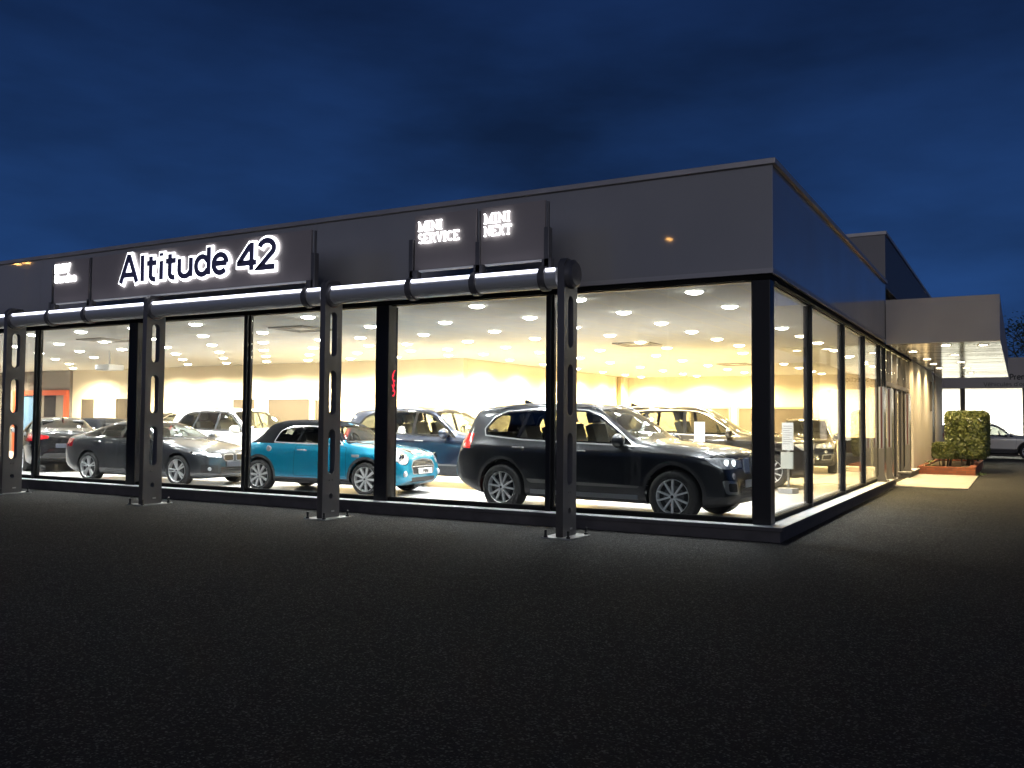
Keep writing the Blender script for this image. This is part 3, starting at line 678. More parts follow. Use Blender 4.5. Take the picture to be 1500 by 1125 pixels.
MINI = dict(wb=2.495, r=.312, rim=.232, tw=.215, arch=.355, archtrim=.055, rims='multi', mid=.99,
 curves=dict(
  zt=[(.78, .56), (.775, .66), (.75, .75), (.69, .815), (.55, .865), (.2, .925), (-.2, .965), (-.42, .985), (-.52, 1.04), (-.72, 1.21), (-.90, 1.345), (-1.05, 1.395), (-1.35, 1.415), (-1.8, 1.42), (-2.2, 1.41), (-2.40, 1.365), (-2.60, 1.18), (-2.76, 1.01), (-2.80, .985), (-2.95, .955), (-3.02, .90), (-3.06, .75), (-3.075, .5)],
  zb=[(.78, .28), (.6, .19), (.4, .17), (-2.8, .18), (-3.075, .34)],
  zr=[(.78, .52), (.75, .69), (.69, .77), (.55, .83), (.2, .89), (-.2, .93), (-.42, .955), (-.52, .985), (-.72, 1.16), (-.90, 1.29), (-1.05, 1.345), (-1.35, 1.365), (-1.8, 1.37), (-2.2, 1.355), (-2.40, 1.30), (-2.60, 1.11), (-2.76, .97), (-2.80, .95), (-3.02, .85), (-3.075, .46)],
  yr=[(.78, .40), (.69, .54), (.5, .62), (.2, .67), (-.4, .70), (-.6, .68), (-.9, .61), (-1.3, .575), (-2.2, .565), (-2.5, .60), (-2.8, .66), (-3.0, .60), (-3.075, .5)],
  zbe=[(.78, .48), (.69, .71), (.55, .78), (.2, .85), (-.2, .885), (-.5, .905), (-1.5, .925), (-2.3, .945), (-2.7, .945), (-2.95, .86), (-3.075, .44)],
  yb=[(.78, .48), (.69, .63), (.5, .70), (.2, .745), (-.4, .775), (-1.5, .785), (-2.4, .78), (-2.8, .735), (-3.0, .66), (-3.075, .56)],
  zs=[(.78, .43), (.6, .65), (.2, .74), (-.4, .77), (-1.5, .79), (-2.5, .80), (-2.9, .74), (-3.075, .42)],
  yw=[(.78, .55), (.75, .66), (.66, .75), (.5, .805), (.2, .84), (0, .85), (-.5, .845), (-1.5, .845), (-2.2, .85), (-2.5, .857), (-2.75, .82), (-2.95, .73), (-3.04, .65), (-3.075, .58)]),
 clad=[(.6, .1), (.5, .22), (0, .30), (-.4, .30), (-2.1, .30), (-2.5, .30), (-3.1, .26), (-3.1, .1)],
 doors=[[(-.42, .33), (-.44, .90), (-1.62, .925), (-1.66, .33)]],
 dlo=[(-.58, .95), (-.76, 1.09), (-.96, 1.225), (-1.15, 1.275), (-1.5, 1.285), (-1.85, 1.27), (-2.08, 1.19), (-2.16, .98), (-1.5, .965)],
 windows=[[(-.66, .965), (-.80, 1.08), (-.98, 1.205), (-1.16, 1.255), (-1.5, 1.265), (-1.58, .98)], [(-1.63, .985), (-1.57, 1.262), (-1.84, 1.25), (-2.05, 1.18), (-2.12, 1.0)]],
 soft=[(-.58, 1.03), (-.86, 1.6), (-1.0, 1.6), (-2.6, 1.6), (-2.86, .99), (-2.82, .955), (-1.9, .945), (-1.9, 1.2), (-1.2, 1.2), (-.9, 1.16), (-.62, .985)], soft_x=(-3, -.93), soft_z=1.02,
 ws=[(-.64, .98), (-.53, 1.27), (0, 1.325), (.53, 1.27), (.64, .98), (0, 1.005)], ws_x=(-.98, -.40),
 rw=[(-.42, 1.08), (-.38, 1.22), (.38, 1.22), (.42, 1.08)], rw_x=(-2.8, -2.3),
 headlight=[(.62+.135*cos(2*pi*i/18), .715+.125*sin(2*pi*i/18)) for i in range(18)], hl_x=(.1, 1),
 taillight=[(.54, .62), (.54, .86), (.76, .86), (.80, .62)], tl_x=(-3.2, -2.7),
 front=[([(-.36, .665), (-.44, .56), (-.38, .40), (.38, .40), (.44, .56), (.36, .665), (0, .70)], 'grille_frame', 'chrome'), ([(-.34, .65), (-.415, .56), (-.36, .415), (.36, .415), (.415, .56), (.34, .65), (0, .68)], 'grille', 'black'),
   ([(-.42, .25), (-.44, .345), (.44, .345), (.42, .25)], 'lower_intake', 'black')],
 rear=[([(-.6, .26), (-.5, .42), (.5, .42), (.6, .26)], 'bumper_insert', 'clad')],
 slats=[(-.34, .34, .575, .65, 3, 'silver', .008, True), (-.41, .41, .54, .56, 1, 'chrome', .022, True, 'grille_bar')],
 fogs=[(.62, .42, .055)], drl=[(.62, .715, .075)],
 badge=(0, .785), handles=[(-1.45, .83)], mirror=(-.70, .965), filler=(-2.25, .84, .062), scuttle=[(-.22, .74, .17, .055)],
 plate=(.05, .46), rplate=(0, .60), bonnet=(.5, -.45, [(.66, .72), (-.66, -.72)]), scoop=[(.56, -.13), (.56, .13), (.50, .14), (.50, -.14)], stripes=[[(.72, .22), (-.45, .30), (-.45, .44), (.72, .34)], [(.72, -.22), (-.45, -.30), (-.45, -.44), (.72, -.34)]],
 cabin=(-2.5, -.55, .93), seats=(-1.25, -1.95), seat_k=.85)
CARM = dict(
 clad=pbr('dark_plastic', (.022, .022, .024), .55), black=pbr('matt_black', (.006, .006, .007), .6), gloss=pbr('gloss_black', (.008, .008, .009), .08, coat=1),
 chrome=pbr('chrome', (.86, .86, .87), .2, .72), silver=pbr('satin_silver', (.48, .48, .47), .32, .85), fabric=pbr('canvas_soft_top', (.011, .012, .014), .9, bump=.3, bscale=300, spec=.08),
 glass=glass('car_side_glass', (.50, .52, .50), ior=1.5), glass_dark=glass('car_privacy_glass', (.16, .17, .17), ior=1.5), screen=glass('car_windscreen', (.62, .66, .63), ior=1.5),
 lamp=pbr('headlamp_optics', (.72, .74, .78), .2, .45, coat=1, noise=.5, nscale=14), tail=pbr('tail_lamp', (.35, .006, .008), .12, coat=1), tail_lit=pbr('tail_lamp_lit', (.5, .01, .01), .1, coat=1, emit=(1, .05, .03), es=.55),
 tail_dim=pbr('tail_lamp_dim', (.09, .004, .005), .12, coat=1), plate_dark=pbr('plate_dark', (.05, .055, .07), .3), clad_light=pbr('grey_door_cladding', (.15, .145, .135), .5), led=emis('daytime_lamp', (.92, .96, 1), 2.6), lens=pbr('lens_chrome', (.75, .77, .8), .05, 1.), plate=pbr('plate_white', (.78, .78, .78), .35),
 tyre=pbr('tyre_rubber', (.018, .018, .019), .75), rim=pbr('alloy', (.92, .92, .93), .3, .15), rim_dark=pbr('wheel_shadow_black', (.012, .012, .013), .4), rim_white=pbr('bright_alloy', (.8, .8, .8), .3, .35),
 disc=pbr('brake_steel', (.16, .16, .16), .4, .9), trimdark=pbr('cabin_plastic', (.02, .02, .022), .6), seat=pbr('dark_leather', (.03, .028, .027), .5), seat_tan=pbr('beige_leather', (.25, .22, .19), .5))
# ------------------------------------------------------------------ camera (solved from the photograph's straight edges)
yaw, pit, rol = radians(-29.399), radians(2.3553), radians(.48697)
fw = Vector((sin(yaw)*cos(pit), cos(yaw)*cos(pit), sin(pit))); rr = Vector((cos(yaw), -sin(yaw), 0)); uu = rr.cross(fw)
r2 = rr*cos(rol)+uu*sin(rol); u2 = -rr*sin(rol)+uu*cos(rol)
cd = bpy.data.cameras.new('camera'); cam = bpy.data.objects.new('camera', cd); COL.objects.link(cam); SC.camera = cam
Mx = Matrix((r2, u2, -fw)).transposed().to_4x4(); Mx.translation = (2.7117, -11.5412, 1.485); cam.matrix_world = Mx
cd.sensor_width = 36; cd.lens = 36*1318.11/1500; cd.clip_end = 1000; cd.clip_start = .05

# ------------------------------------------------------------------ scene materials
def cloud_world():
    w = bpy.data.worlds.new('World'); SC.world = w; w.use_nodes = True; t = w.node_tree; t.nodes.clear(); L = t.links.new
    tc = node(t, 'ShaderNodeTexCoord'); sep = node(t, 'ShaderNodeSeparateXYZ'); L(tc.outputs['Generated'], sep.inputs[0])
    ramp = node(t, 'ShaderNodeValToRGB'); e = ramp.color_ramp.elements
    e[0].position = 0; e[0].color = (.0105, .041, .135, 1); e[1].position = 1; e[1].color = (.0020, .0080, .030, 1)
    for p, c in ((.12, (.0098, .040, .140, 1)), (.28, (.0078, .030, .110, 1)), (.48, (.0045, .0150, .060, 1))):
        q = ramp.color_ramp.elements.new(p); q.color = c
    L(sep.outputs['Z'], ramp.inputs[0])
    mp = node(t, 'ShaderNodeMapping'); mp.inputs['Scale'].default_value = (1.0, 1.0, 3.4); mp.inputs['Rotation'].default_value = (.12, .05, .6); L(tc.outputs['Generated'], mp.inputs[0])
    n1 = node(t, 'ShaderNodeTexNoise'); n1.inputs['Scale'].default_value = 1.9; n1.inputs['Detail'].default_value = 6; n1.inputs['Roughness'].default_value = .52; L(mp.outputs[0], n1.inputs['Vector'])
    mr = node(t, 'ShaderNodeMapRange'); mr.inputs['From Min'].default_value = .32; mr.inputs['From Max'].default_value = .68; mr.inputs['To Min'].default_value = .45; mr.inputs['To Max'].default_value = 1.45
    L(n1.outputs['Fac'], mr.inputs['Value'])
    mul = node(t, 'ShaderNodeVectorMath', operation='SCALE'); L(ramp.outputs[0], mul.inputs[0]); L(mr.outputs[0], mul.inputs['Scale'])
    # the sky is a dusk Nishita sky far below its daylight strength, under a blue cloud deck
    sky = node(t, 'ShaderNodeTexSky'); sky.sky_type = 'NISHITA'; sky.sun_disc = False; sky.sun_elevation = radians(3); sky.sun_rotation = radians(168)
    sk = node(t, 'ShaderNodeVectorMath', operation='SCALE'); L(sky.outputs[0], sk.inputs[0]); sk.inputs['Scale'].default_value = .0012
    ad = node(t, 'ShaderNodeVectorMath', operation='ADD'); L(mul.outputs[0], ad.inputs[0]); L(sk.outputs[0], ad.inputs[1])
    bg = node(t, 'ShaderNodeBackground'); L(ad.outputs[0], bg.inputs[0]); bg.inputs[1].default_value = 1.0
    o = node(t, 'ShaderNodeOutputWorld'); L(bg.outputs[0], o.inputs[0])
cloud_world()
sd = bpy.data.lights.new('sun', 'SUN'); sd.energy = .74; sd.angle = radians(50); sd.color = (.97, .96, 1)
so = bpy.data.objects.new('sun', sd); COL.objects.link(so); so.rotation_euler = Vector((-.34, .95, -.06)).to_track_quat('-Z', 'Y').to_euler()

def asphalt():
    m, t = nt('asphalt'); L = t.links.new; p = node(t, 'ShaderNodeBsdfPrincipled'); tc = node(t, 'ShaderNodeTexCoord')
    def noise(s, d=5, r=.6):
        n = node(t, 'ShaderNodeTexNoise'); n.inputs['Scale'].default_value = s; n.inputs['Detail'].default_value = d; n.inputs['Roughness'].default_value = r; L(tc.outputs['Object'], n.inputs['Vector']); return n
    def rng(sock, a, b, c, d):
        r = node(t, 'ShaderNodeMapRange'); r.inputs['From Min'].default_value = a; r.inputs['From Max'].default_value = b; r.inputs['To Min'].default_value = c; r.inputs['To Max'].default_value = d; L(sock, r.inputs['Value']); return r.outputs[0]
    def mul(a, b):
        q = node(t, 'ShaderNodeMath', operation='MULTIPLY'); L(a, q.inputs[0]); L(b, q.inputs[1]); return q.outputs[0]
    big = rng(noise(.35, 4).outputs['Fac'], .3, .7, .9, 1.1)
    mid = rng(noise(14, 6).outputs['Fac'], .3, .7, .82, 1.18)
    v = node(t, 'ShaderNodeTexVoronoi'); v.inputs['Scale'].default_value = 100; L(tc.outputs['Object'], v.inputs['Vector'])
    sepc = node(t, 'ShaderNodeSeparateColor'); L(v.outputs['Color'], sepc.inputs[0])
    stone = rng(sepc.outputs[0], .80, 1.0, .72, 5.0)
    crk = node(t, 'ShaderNodeTexVoronoi', feature='DISTANCE_TO_EDGE'); crk.inputs['Scale'].default_value = .16
    nn = noise(1.4, 4); mixv = node(t, 'ShaderNodeMixRGB'); mixv.inputs[0].default_value = .32; L(tc.outputs['Object'], mixv.inputs[1]); L(nn.outputs['Color'], mixv.inputs[2]); L(mixv.outputs[0], crk.inputs['Vector'])
    crack = rng(crk.outputs['Distance'], 0, .0016, .5, 1.0)
    # worn patches where the binder has gone
    wear = rng(noise(6.5, 8, .7).outputs['Fac'], .62, .72, 1.0, 1.5)
    f = mul(mul(mul(big, mid), mul(stone, crack)), wear)
    sc = node(t, 'ShaderNodeVectorMath', operation='SCALE'); sc.inputs[0].default_value = (.031, .0306, .0296); L(f, sc.inputs['Scale']); L(sc.outputs[0], p.inputs['Base Color'])
    p.inputs['Roughness'].default_value = .85
    b = node(t, 'ShaderNodeBump'); b.inputs['Strength'].default_value = .9; b.inputs['Distance'].default_value = .008
    a2 = node(t, 'ShaderNodeMath', operation='ADD'); L(v.outputs['Distance'], a2.inputs[0]); L(noise(40, 6).outputs['Fac'], a2.inputs[1]); L(a2.outputs[0], b.inputs['Height']); L(b.outputs[0], p.inputs['Normal'])
    p.inputs['Specular IOR Level'].default_value = .15
    out(t, p.outputs[0]); return m
def tile_mat(name, col, line, size, lw, rough, axis='xy', spec=.5, bump=0., linemul=None):
    """square tiles: fine lines every `size` metres"""
    m, t = nt(name); L = t.links.new; p = node(t, 'ShaderNodeBsdfPrincipled'); tc = node(t, 'ShaderNodeTexCoord'); s = node(t, 'ShaderNodeSeparateXYZ'); L(tc.outputs['Object'], s.inputs[0])
    outs = []
    for a in axis:
        d = node(t, 'ShaderNodeMath', operation='DIVIDE'); L(s.outputs[a.upper()], d.inputs[0]); d.inputs[1].default_value = size
        f = node(t, 'ShaderNodeMath', operation='FRACT'); L(d.outputs[0], f.inputs[0])
        l = node(t, 'ShaderNodeMath', operation='LESS_THAN'); L(f.outputs[0], l.inputs[0]); l.inputs[1].default_value = lw/size; outs.append(l.outputs[0])
    if len(outs) == 2:
        mx = node(t, 'ShaderNodeMath', operation='MAXIMUM'); L(outs[0], mx.inputs[0]); L(outs[1], mx.inputs[1]); fac = mx.outputs[0]
    else: fac = outs[0]
    n = node(t, 'ShaderNodeTexNoise'); n.inputs['Scale'].default_value = 2.5; n.inputs['Detail'].default_value = 5; L(tc.outputs['Object'], n.inputs['Vector'])
    mr = node(t, 'ShaderNodeMapRange'); mr.inputs['To Min'].default_value = .92; mr.inputs['To Max'].default_value = 1.06; L(n.outputs['Fac'], mr.inputs['Value'])
    mc = node(t, 'ShaderNodeMixRGB'); mc.inputs[1].default_value = c4(col); mc.inputs[2].default_value = c4(line); L(fac, mc.inputs[0])
    sc = node(t, 'ShaderNodeVectorMath', operation='SCALE'); L(mc.outputs[0], sc.inputs[0]); L(mr.outputs[0], sc.inputs['Scale']); L(sc.outputs[0], p.inputs['Base Color'])
    p.inputs['Roughness'].default_value = rough; p.inputs['Specular IOR Level'].default_value = spec
    out(t, p.outputs[0]); return m
def brick_mat():
    m, t = nt('brickwork'); L = t.links.new; p = node(t, 'ShaderNodeBsdfPrincipled'); tc = node(t, 'ShaderNodeTexCoord'); s = node(t, 'ShaderNodeSeparateXYZ'); L(tc.outputs['Object'], s.inputs[0])
    ad = node(t, 'ShaderNodeMath', operation='ADD'); L(s.outputs['X'], ad.inputs[0]); L(s.outputs['Y'], ad.inputs[1])
    c = node(t, 'ShaderNodeCombineXYZ'); L(ad.outputs[0], c.inputs[0]); L(s.outputs['Z'], c.inputs[1])
    b = node(t, 'ShaderNodeTexBrick'); b.inputs['Scale'].default_value = 1; b.inputs['Brick Width'].default_value = .23; b.inputs['Row Height'].default_value = .068; b.inputs['Mortar Size'].default_value = .006
    b.inputs['Color1'].default_value = (.30, .085, .035, 1); b.inputs['Color2'].default_value = (.20, .055, .026, 1); b.inputs['Mortar'].default_value = (.12, .075, .05, 1)
    L(c.outputs[0], b.inputs['Vector']); L(b.outputs['Color'], p.inputs['Base Color']); p.inputs['Roughness'].default_value = .85
    bp_ = node(t, 'ShaderNodeBump'); bp_.inputs['Strength'].default_value = .5; bp_.inputs['Distance'].default_value = .01; bp_.invert = True; L(b.outputs['Fac'], bp_.inputs['Height']); L(bp_.outputs[0], p.inputs['Normal'])
    out(t, p.outputs[0]); return m

ASPH = asphalt()
FASC = pbr('fascia_panel', (.275, .265, .262), .38, coat=.85, coat_r=.03, noise=.05, nscale=.7, rnoise=.08)
TRIM = pbr('fascia_edge_trim', (.36, .34, .34), .4, .3)
COPE = pbr('coping_metal', (.42, .39, .38), .45, .5, noise=.1, nscale=2)
DARKF = pbr('black_window_frame', (.007, .007, .008), .4, .0, spec=.3)
MATB = pbr('matt_black_frame', (.006, .006, .006), .8, spec=.1)
GREYF = pbr('inner_mullion_grey', (.13, .12, .115), .45, .4)
GLS = glass('facade_glass', (.93, .955, .94), ior=1.42)
CEIL = tile_mat('ceiling_tiles', (.86, .86, .84), (.98, .93, .78), .6, .03, .8)
FLOOR = tile_mat('showroom_floor_tiles', (.66, .645, .64), (.48, .47, .46), .6, .006, .2)
WALL = pbr('cream_wall', (.78, .69, .53), .8, noise=.02, nscale=1)
WALLG = pbr('grey_wall', (.17, .155, .14), .8, noise=.05, nscale=1)
WALLX = pbr('outside_cream_cladding', (.55, .50, .42), .55, noise=.04, nscale=1.5)
PLTOP = pbr('plinth_cap_tile', (.62, .63, .66), .45, noise=.08, nscale=3)
PLSIDE = pbr('plinth_dark_render', (.055, .05, .052), .7, noise=.25, nscale=5)
STEEL = pbr('anthracite_steel', (.105, .100, .102), .42, .25, noise=.1, nscale=3, bump=.05, bscale=120)
GALV = pbr('galvanised_steel', (.42, .42, .42), .4, .85, noise=.15, nscale=12)
ALU = pbr('brushed_aluminium_tube', (.55, .55, .55), .38, .5, rnoise=.06, nscale=20)
SIGNP = pbr('sign_panel_taupe', (.28, .245, .24), .5, noise=.04, nscale=2)
LETF = pbr('sign_letter_face', (.10, .095, .20), .35)
HALO = emis('sign_letter_glow', (.93, .95, 1.0), 5.0)
HALOS = emis('small_sign_glow', (.95, .97, 1.0), 4.5)
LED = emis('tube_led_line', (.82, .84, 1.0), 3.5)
LENSC = emis('downlight_neutral', (1, .95, .86), 42)
LENSW = emis('downlight_warm', (1, .86, .62), 42)
LENSX = emis('downlight_warm_strong', (1, .88, .66), 42)
RING = pbr('downlight_ring', (.75, .74, .72), .4)
BROWN = pbr('dark_doorway', (.075, .060, .045), .5)
FRAMEB = pbr('beige_joinery', (.42, .33, .20), .55)
ORANGE = pbr('orange_red_joinery', (.42, .075, .03), .5)
CONC = pbr('concrete_slab', (.33, .31, .28), .8, noise=.15, nscale=2.5, bump=.15, bscale=40)
ALUP = pbr('entrance_panel_aluminium', (.58, .57, .54), .22, .7)
STRIPE = pbr('dark_red_stripe', (.07, .022, .018), .4)
SOFF = pbr('polished_slat_soffit', (.78, .75, .68), .15, .9, bump=.05, bscale=3.5)
WHITEP = pbr('lit_line_white', (.75, .75, .73), .5)
SCREEN = emis('monitor_screen', (.85, .92, 1), 1.4)
LEAF = [pbr('hedge_leaf_a', (.085, .105, .024), .45), pbr('hedge_leaf_b', (.125, .14, .036), .45), pbr('hedge_leaf_c', (.055, .075, .020), .5)]
BARK = pbr('bark', (.07, .055, .04), .9, noise=.3, nscale=20)
SOIL = pbr('planter_soil', (.16, .12, .07), .95, noise=.3, nscale=14, bump=.4, bscale=40)

# ------------------------------------------------------------------ ground
b = MB(); b.box(-320, -320, -.3, 320, 320, 0)
tag(b.build('ground', ASPH), kind='structure')
b = MB(); b.box(.02, 11.55, .0, 1.68, 17.66, .028)
tag(b.build('entrance_path', CONC, bevel=.008), 'pale concrete slab in front of the entrance', 'paving', kind='structure')

for i, (x0, y0, x1, y1) in enumerate(((1.0, 5.9, 9.0, 5.2), (.4, 2.9, 9.0, 2.3))):
    b = MB(); random.seed(i); n = 40; d = Vector((x1-x0, y1-y0, 0)); nn = Vector((-d.y, d.x, 0)).normalized(); vs = []
    for k in range(n+1):
        p = Vector((x0, y0, .004))+d*k/n+nn*random.uniform(-.012, .012); w = random.uniform(.010, .022); vs += [p-nn*w, p+nn*w]
    b.add(vs, [(2*k, 2*k+1, 2*k+3, 2*k+2) for k in range(n)]); tag(b.build('road_joint', pbr('tar_joint', (.012, .011, .010), .7)), kind='structure')
for pts in (((-2.9, -4.55), (-2.6, -4.62), (-2.25, -4.50), (-1.9, -4.58), (-1.75, -4.52)), ((-.2, -3.0), (.3, -2.6), (.5, -2.1), (.4, -1.5)), ((-7.2, -3.4), (-6.6, -3.55), (-6.1, -3.4))):
    b = MB(); vs = []; random.seed(int(pts[0][0]*10)); P = []
    for (ax, ay), (bx_, by_) in zip(pts, pts[1:]):
        for k in range(8): P.append(Vector((ax+(bx_-ax)*k/8+random.uniform(-.02, .02), ay+(by_-ay)*k/8+random.uniform(-.03, .03), .003)))
    for k, p in enumerate(P):
        w = .008*min(1, k/4, (len(P)-1-k)/4)+.001; vs += [p+Vector((0, -w, 0)), p+Vector((0, w, 0))]
    b.add(vs, [(2*k, 2*k+2, 2*k+3, 2*k+1) for k in range(len(P)-1)]); tag(b.build('road_crack', pbr('tar_joint', (.012, .011, .010), .7)), kind='structure')
# ------------------------------------------------------------------ showroom building
XL = -37.0
bld = thing('showroom_building', 'long single storey glass fronted showroom with grey fascia lit up at dusk', 'building')
Hc, Hh = 4.87, 3.40
def part(name, mat, boxes, parent=bld, bevel=0.):
    b = MB()
    for q in boxes: b.box(*q)
    return b.build(name, mat, parent, bevel=bevel)
# fascia in joined panels
fx = [0, -7.6, -15.2, -22.8, -30.4, XL]
for a, c in zip(fx, fx[1:]): part('fascia_panel', FASC, [(c+(.004 if c > XL else 0), 0, Hh+.065, a, .14, Hc-.075)])
part('fascia_panel', FASC, [(-.14, .143, Hh+.065, 0, 11.2, Hc-.075)])
part('fascia_trim', TRIM, [(XL, -.012, Hh, .012, .14, Hh+.063)])
part('fascia_trim', TRIM, [(-.14, .142, Hh, .012, 11.2, Hh+.063)])
part('corner_trim', TRIM, [(-.003, -.006, Hh+.067, .006, .012, Hc-.077)])
part('coping', COPE, [(XL, -.05, Hc-.073, .05, .2, Hc)], bevel=.006)
part('coping', COPE, [(-.2, .203, Hc-.073, .05, 11.2, Hc)], bevel=.006)
part('roof', pbr('roof_felt', (.05, .05, .05), .9), [(XL, .15, 4.60, -.15, 11.1, 4.70), (-12, 11.21, 4.60, -.15, 23.9, 4.70)])
part('ceiling', CEIL, [(XL, .113, 3.342, -.105, 11.0, 3.396), (-11.63, 11.01, 3.342, -.105, 23.95, 3.396)])
part('floor', FLOOR, [(XL, .20, -.02, -.20, 11.0, .06), (-11.63, 11.002, -.02, -.20, 23.95, .06)])
# plinth with pale cap
part('plinth', PLSIDE, [(XL, -.11, 0, .11, .2, .135), (-.2, .203, 0, .11, 12.05, .135), (-.2, 15.25, 0, .11, 17.6, .135)])
part('plinth_cap', PLSIDE, [(XL, -.145, .137, .145, .22, .185), (-.2, .223, .137, .145, 12.1, .185), (-.2, 15.2, .137, .145, 17.64, .185)], bevel=.006)
for i in range(31):
    part('plinth_tile', PLTOP, [(-1.2*(i+1)+.006, -.139, .186, -1.2*i+(.139 if i == 0 else 0), .22, .192)])
for i in range(10): part('plinth_tile', PLTOP, [(-.2, .224+1.188*i, .186, .139, .218+1.188*(i+1), .192)])
part('plinth_tile', PLTOP, [(-.2, 15.21, .186, .139, 17.63, .192)])
# glazing
def ring_frame(name, axis, a0, a1, z0, z1, d0, d1, t, parent, mat=DARKF):
    vs = []
    for d in (d0, d1):
        for g in (0, t):
            for q, z in ((a0+g, z0+g), (a1-g, z0+g), (a1-g, z1-g), (a0+g, z1-g)): vs.append((q, d, z) if axis == 'x' else (d, q, z))
    fs = []
    for k in range(4):
        j = (k+1) % 4; fs += [(k, j, 4+j, 4+k), (8+k, 12+k, 12+j, 8+j), (k, 8+k, 8+j, j), (4+k, 4+j, 12+j, 12+k)]
    b = MB(); b.add(vs, fs); return b.build(name, mat, parent)
GY = .15; ZB, ZT = .25, 3.33
front = [-.14, -3.225, -6.24, -9.29, -12.30, -15.40, -18.5, -21.55, -24.6, -27.7, -30.7, -33.8, XL]
part('window_head', MATB, [(XL, .03, ZT, -.03, .11, Hh-.002), (-.10, .112, ZT, -.03, 17.3, Hh-.002)])
part('window_sill', MATB, [(XL, .09, .193, -.1, .24, ZB), (-.24, .242, .193, -.09, 11.3, ZB)])
def mull(x, w, d, name='mullion', mat=DARKF): part(name, mat, [(x-w/2, .06, .193, x+w/2, .06+d, ZT)], bevel=.006)
for i, x in enumerate(front):
    if i == 0: part('corner_post', DARKF, [(-.27, .04, .193, -.04, .27, ZT)], bevel=.008)
    elif i in (2, 4): mull(x, .26, .20, 'column'); part('column_cladding', MATB, [(x+.10, .265, .07, x+.125, .31, ZT-.01)])
    else: mull(x, .08, .07)
for a, c in zip(front, front[1:]):
    f = ring_frame('window', 'x', c+.041, a-.041 if a < -.2 else a-.13, ZB-.02, ZT+.02, GY-.03, GY+.03, .03, bld)
    part('pane', GLS, [(c+.08, GY-.006, ZB, a-.08, GY+.006, ZT)], f)
side = [.14, 2.95, 5.98, 8.50, 10.95, 11.85]
for i, y in enumerate(side[1:]):
    part('mullion', DARKF, [(-.128, y-.03, .193, -.085, y+.03, ZT)], bevel=.004)
    part('mullion_fin', GREYF, [(-.215, y-.028, .195, -.130, y+.028, ZT-.01)])
for a, c in zip(side, side[1:]):
    f = ring_frame('window', 'y', a+(.14 if a < 1 else .031), c-.031, ZB-.02, ZT+.012, -.158, -.130, .022, bld)
    part('pane', GLS, [(-.146, a+.05, ZB, -.134, c-.03, ZT)], f)
# entrance: glazed screen with sliding doors
for y in (12.9, 14.1, 15.3, 16.3, 17.25): part('mullion', GREYF, [(-.2, y-.025, .07, -.08, y+.025, ZT)], bevel=.004)
part('door_transom', GREYF, [(-.2, 11.88, 2.42, -.08, 17.2, 2.52)])
for a, c in ((11.88, 12.87), (12.93, 14.07), (14.13, 15.27), (15.33, 16.27), (16.33, 17.22)):
    dd = ring_frame('door' if 12 < a < 15 else 'window', 'y', a, c, .075, 2.415, -.16, -.12, .04, bld)
    part('pane', GLS, [(-.145, a+.04, .14, -.135, c-.04, 2.415)], dd)
    part('pane', GLS, [(-.145, a, 2.522, -.135, c, ZT)], dd)
# walls inside and out
part('wall', WALL, [(-30.0, 11.0, .06, -11.65, 11.2, 3.34)])
part('wall', WALLG, [(XL, 10.9, .06, -30.02, 11.2, 3.34)])
part('wall', WALL, [(-11.85, 11.21, .06, -11.65, 24.1, 3.34)])
part('wall', WALL, [(-11.64, 23.95, .06, -.3, 24.15, 3.34)])
part('wall', WALLG, [(XL-.2, .1, .06, XL-.002, 11.2, 3.34)])
part('wall', WALL, [(-.30, 17.3, .06, -.22, 23.94, 3.34)])
for i in range(5): part('outside_wall_panel', WALLX, [(-.21, 17.32+i*1.35, 0, .0, 17.32+(i+1)*1.35-.02, 3.36)], bevel=.004)
part('dark_doorway', DARKF, [(-.21, 24.1, 0, -.03, 25.5, 3.3)])
part('outside_wall_panel', WALLX, [(-.21, 25.52, 0, .0, 29.0, 3.36)])
part('outside_conduit', GREYF, [(.0, 23.2, 1.95, .07, 23.3, 3.0)], bevel=.01)
part('wall_beam', FRAMEB, [(-11.62, 22.7, .06, -11.45, 22.95, 3.33)])
# openings in the back wall
def opening(x0, x1, z0, z1, y, fr=FRAMEB, n=1):
    f = part('interior_window', fr, [(x0-.07, y-.05, z0-.0, x0, y, z1+.07), (x1, y-.05, z0, x1+.07, y, z1+.07), (x0, y-.05, z1, x1, y, z1+.07)])
    part('pane', BROWN, [(x0, y-.02, z0, x1, y-.004, z1)], f)
    for k in range(1, n): part('glazing_bar', fr, [(x0+(x1-x0)*k/n-.03, y-.045, z0, x0+(x1-x0)*k/n+.03, y-.022, z1)], f)
for q in ((-21.1, -20.05, .06, 2.15), (-19.44, -17.6, .06, 2.15), (-17.35, -16.75, .06, 2.10), (-27.3, -26.6, .06, 2.2), (-29.4, -28.6, .06, 2.2)): opening(*q, 11.0, fr=WALL if q[0] != -17.35 else FRAMEB)
opening(-8.9, -7.35, .9, 2.05, 23.95); opening(-6.95, -4.25, .9, 2.05, 23.95, n=2)
f = part('orange_door_frame', ORANGE, [(-33.6, 10.78, 2.36, -30.05, 10.9, 2.56), (-30.27, 10.8, .06, -30.05, 10.9, 2.355), (-33.6, 10.8, .06, -33.4, 10.9, 2.355)])
part('sliding_door', pbr('dark_glazed_door', (.03, .028, .03), .25, coat=.5), [(-31.6, 10.86, .06, -30.9, 10.897, 2.35)], f)
part('blue_panel', pbr('blue_wall_panel', (.10, .19, .34), .5), [(-33.38, 10.86, .06, -32.3, 10.897, 2.35)])
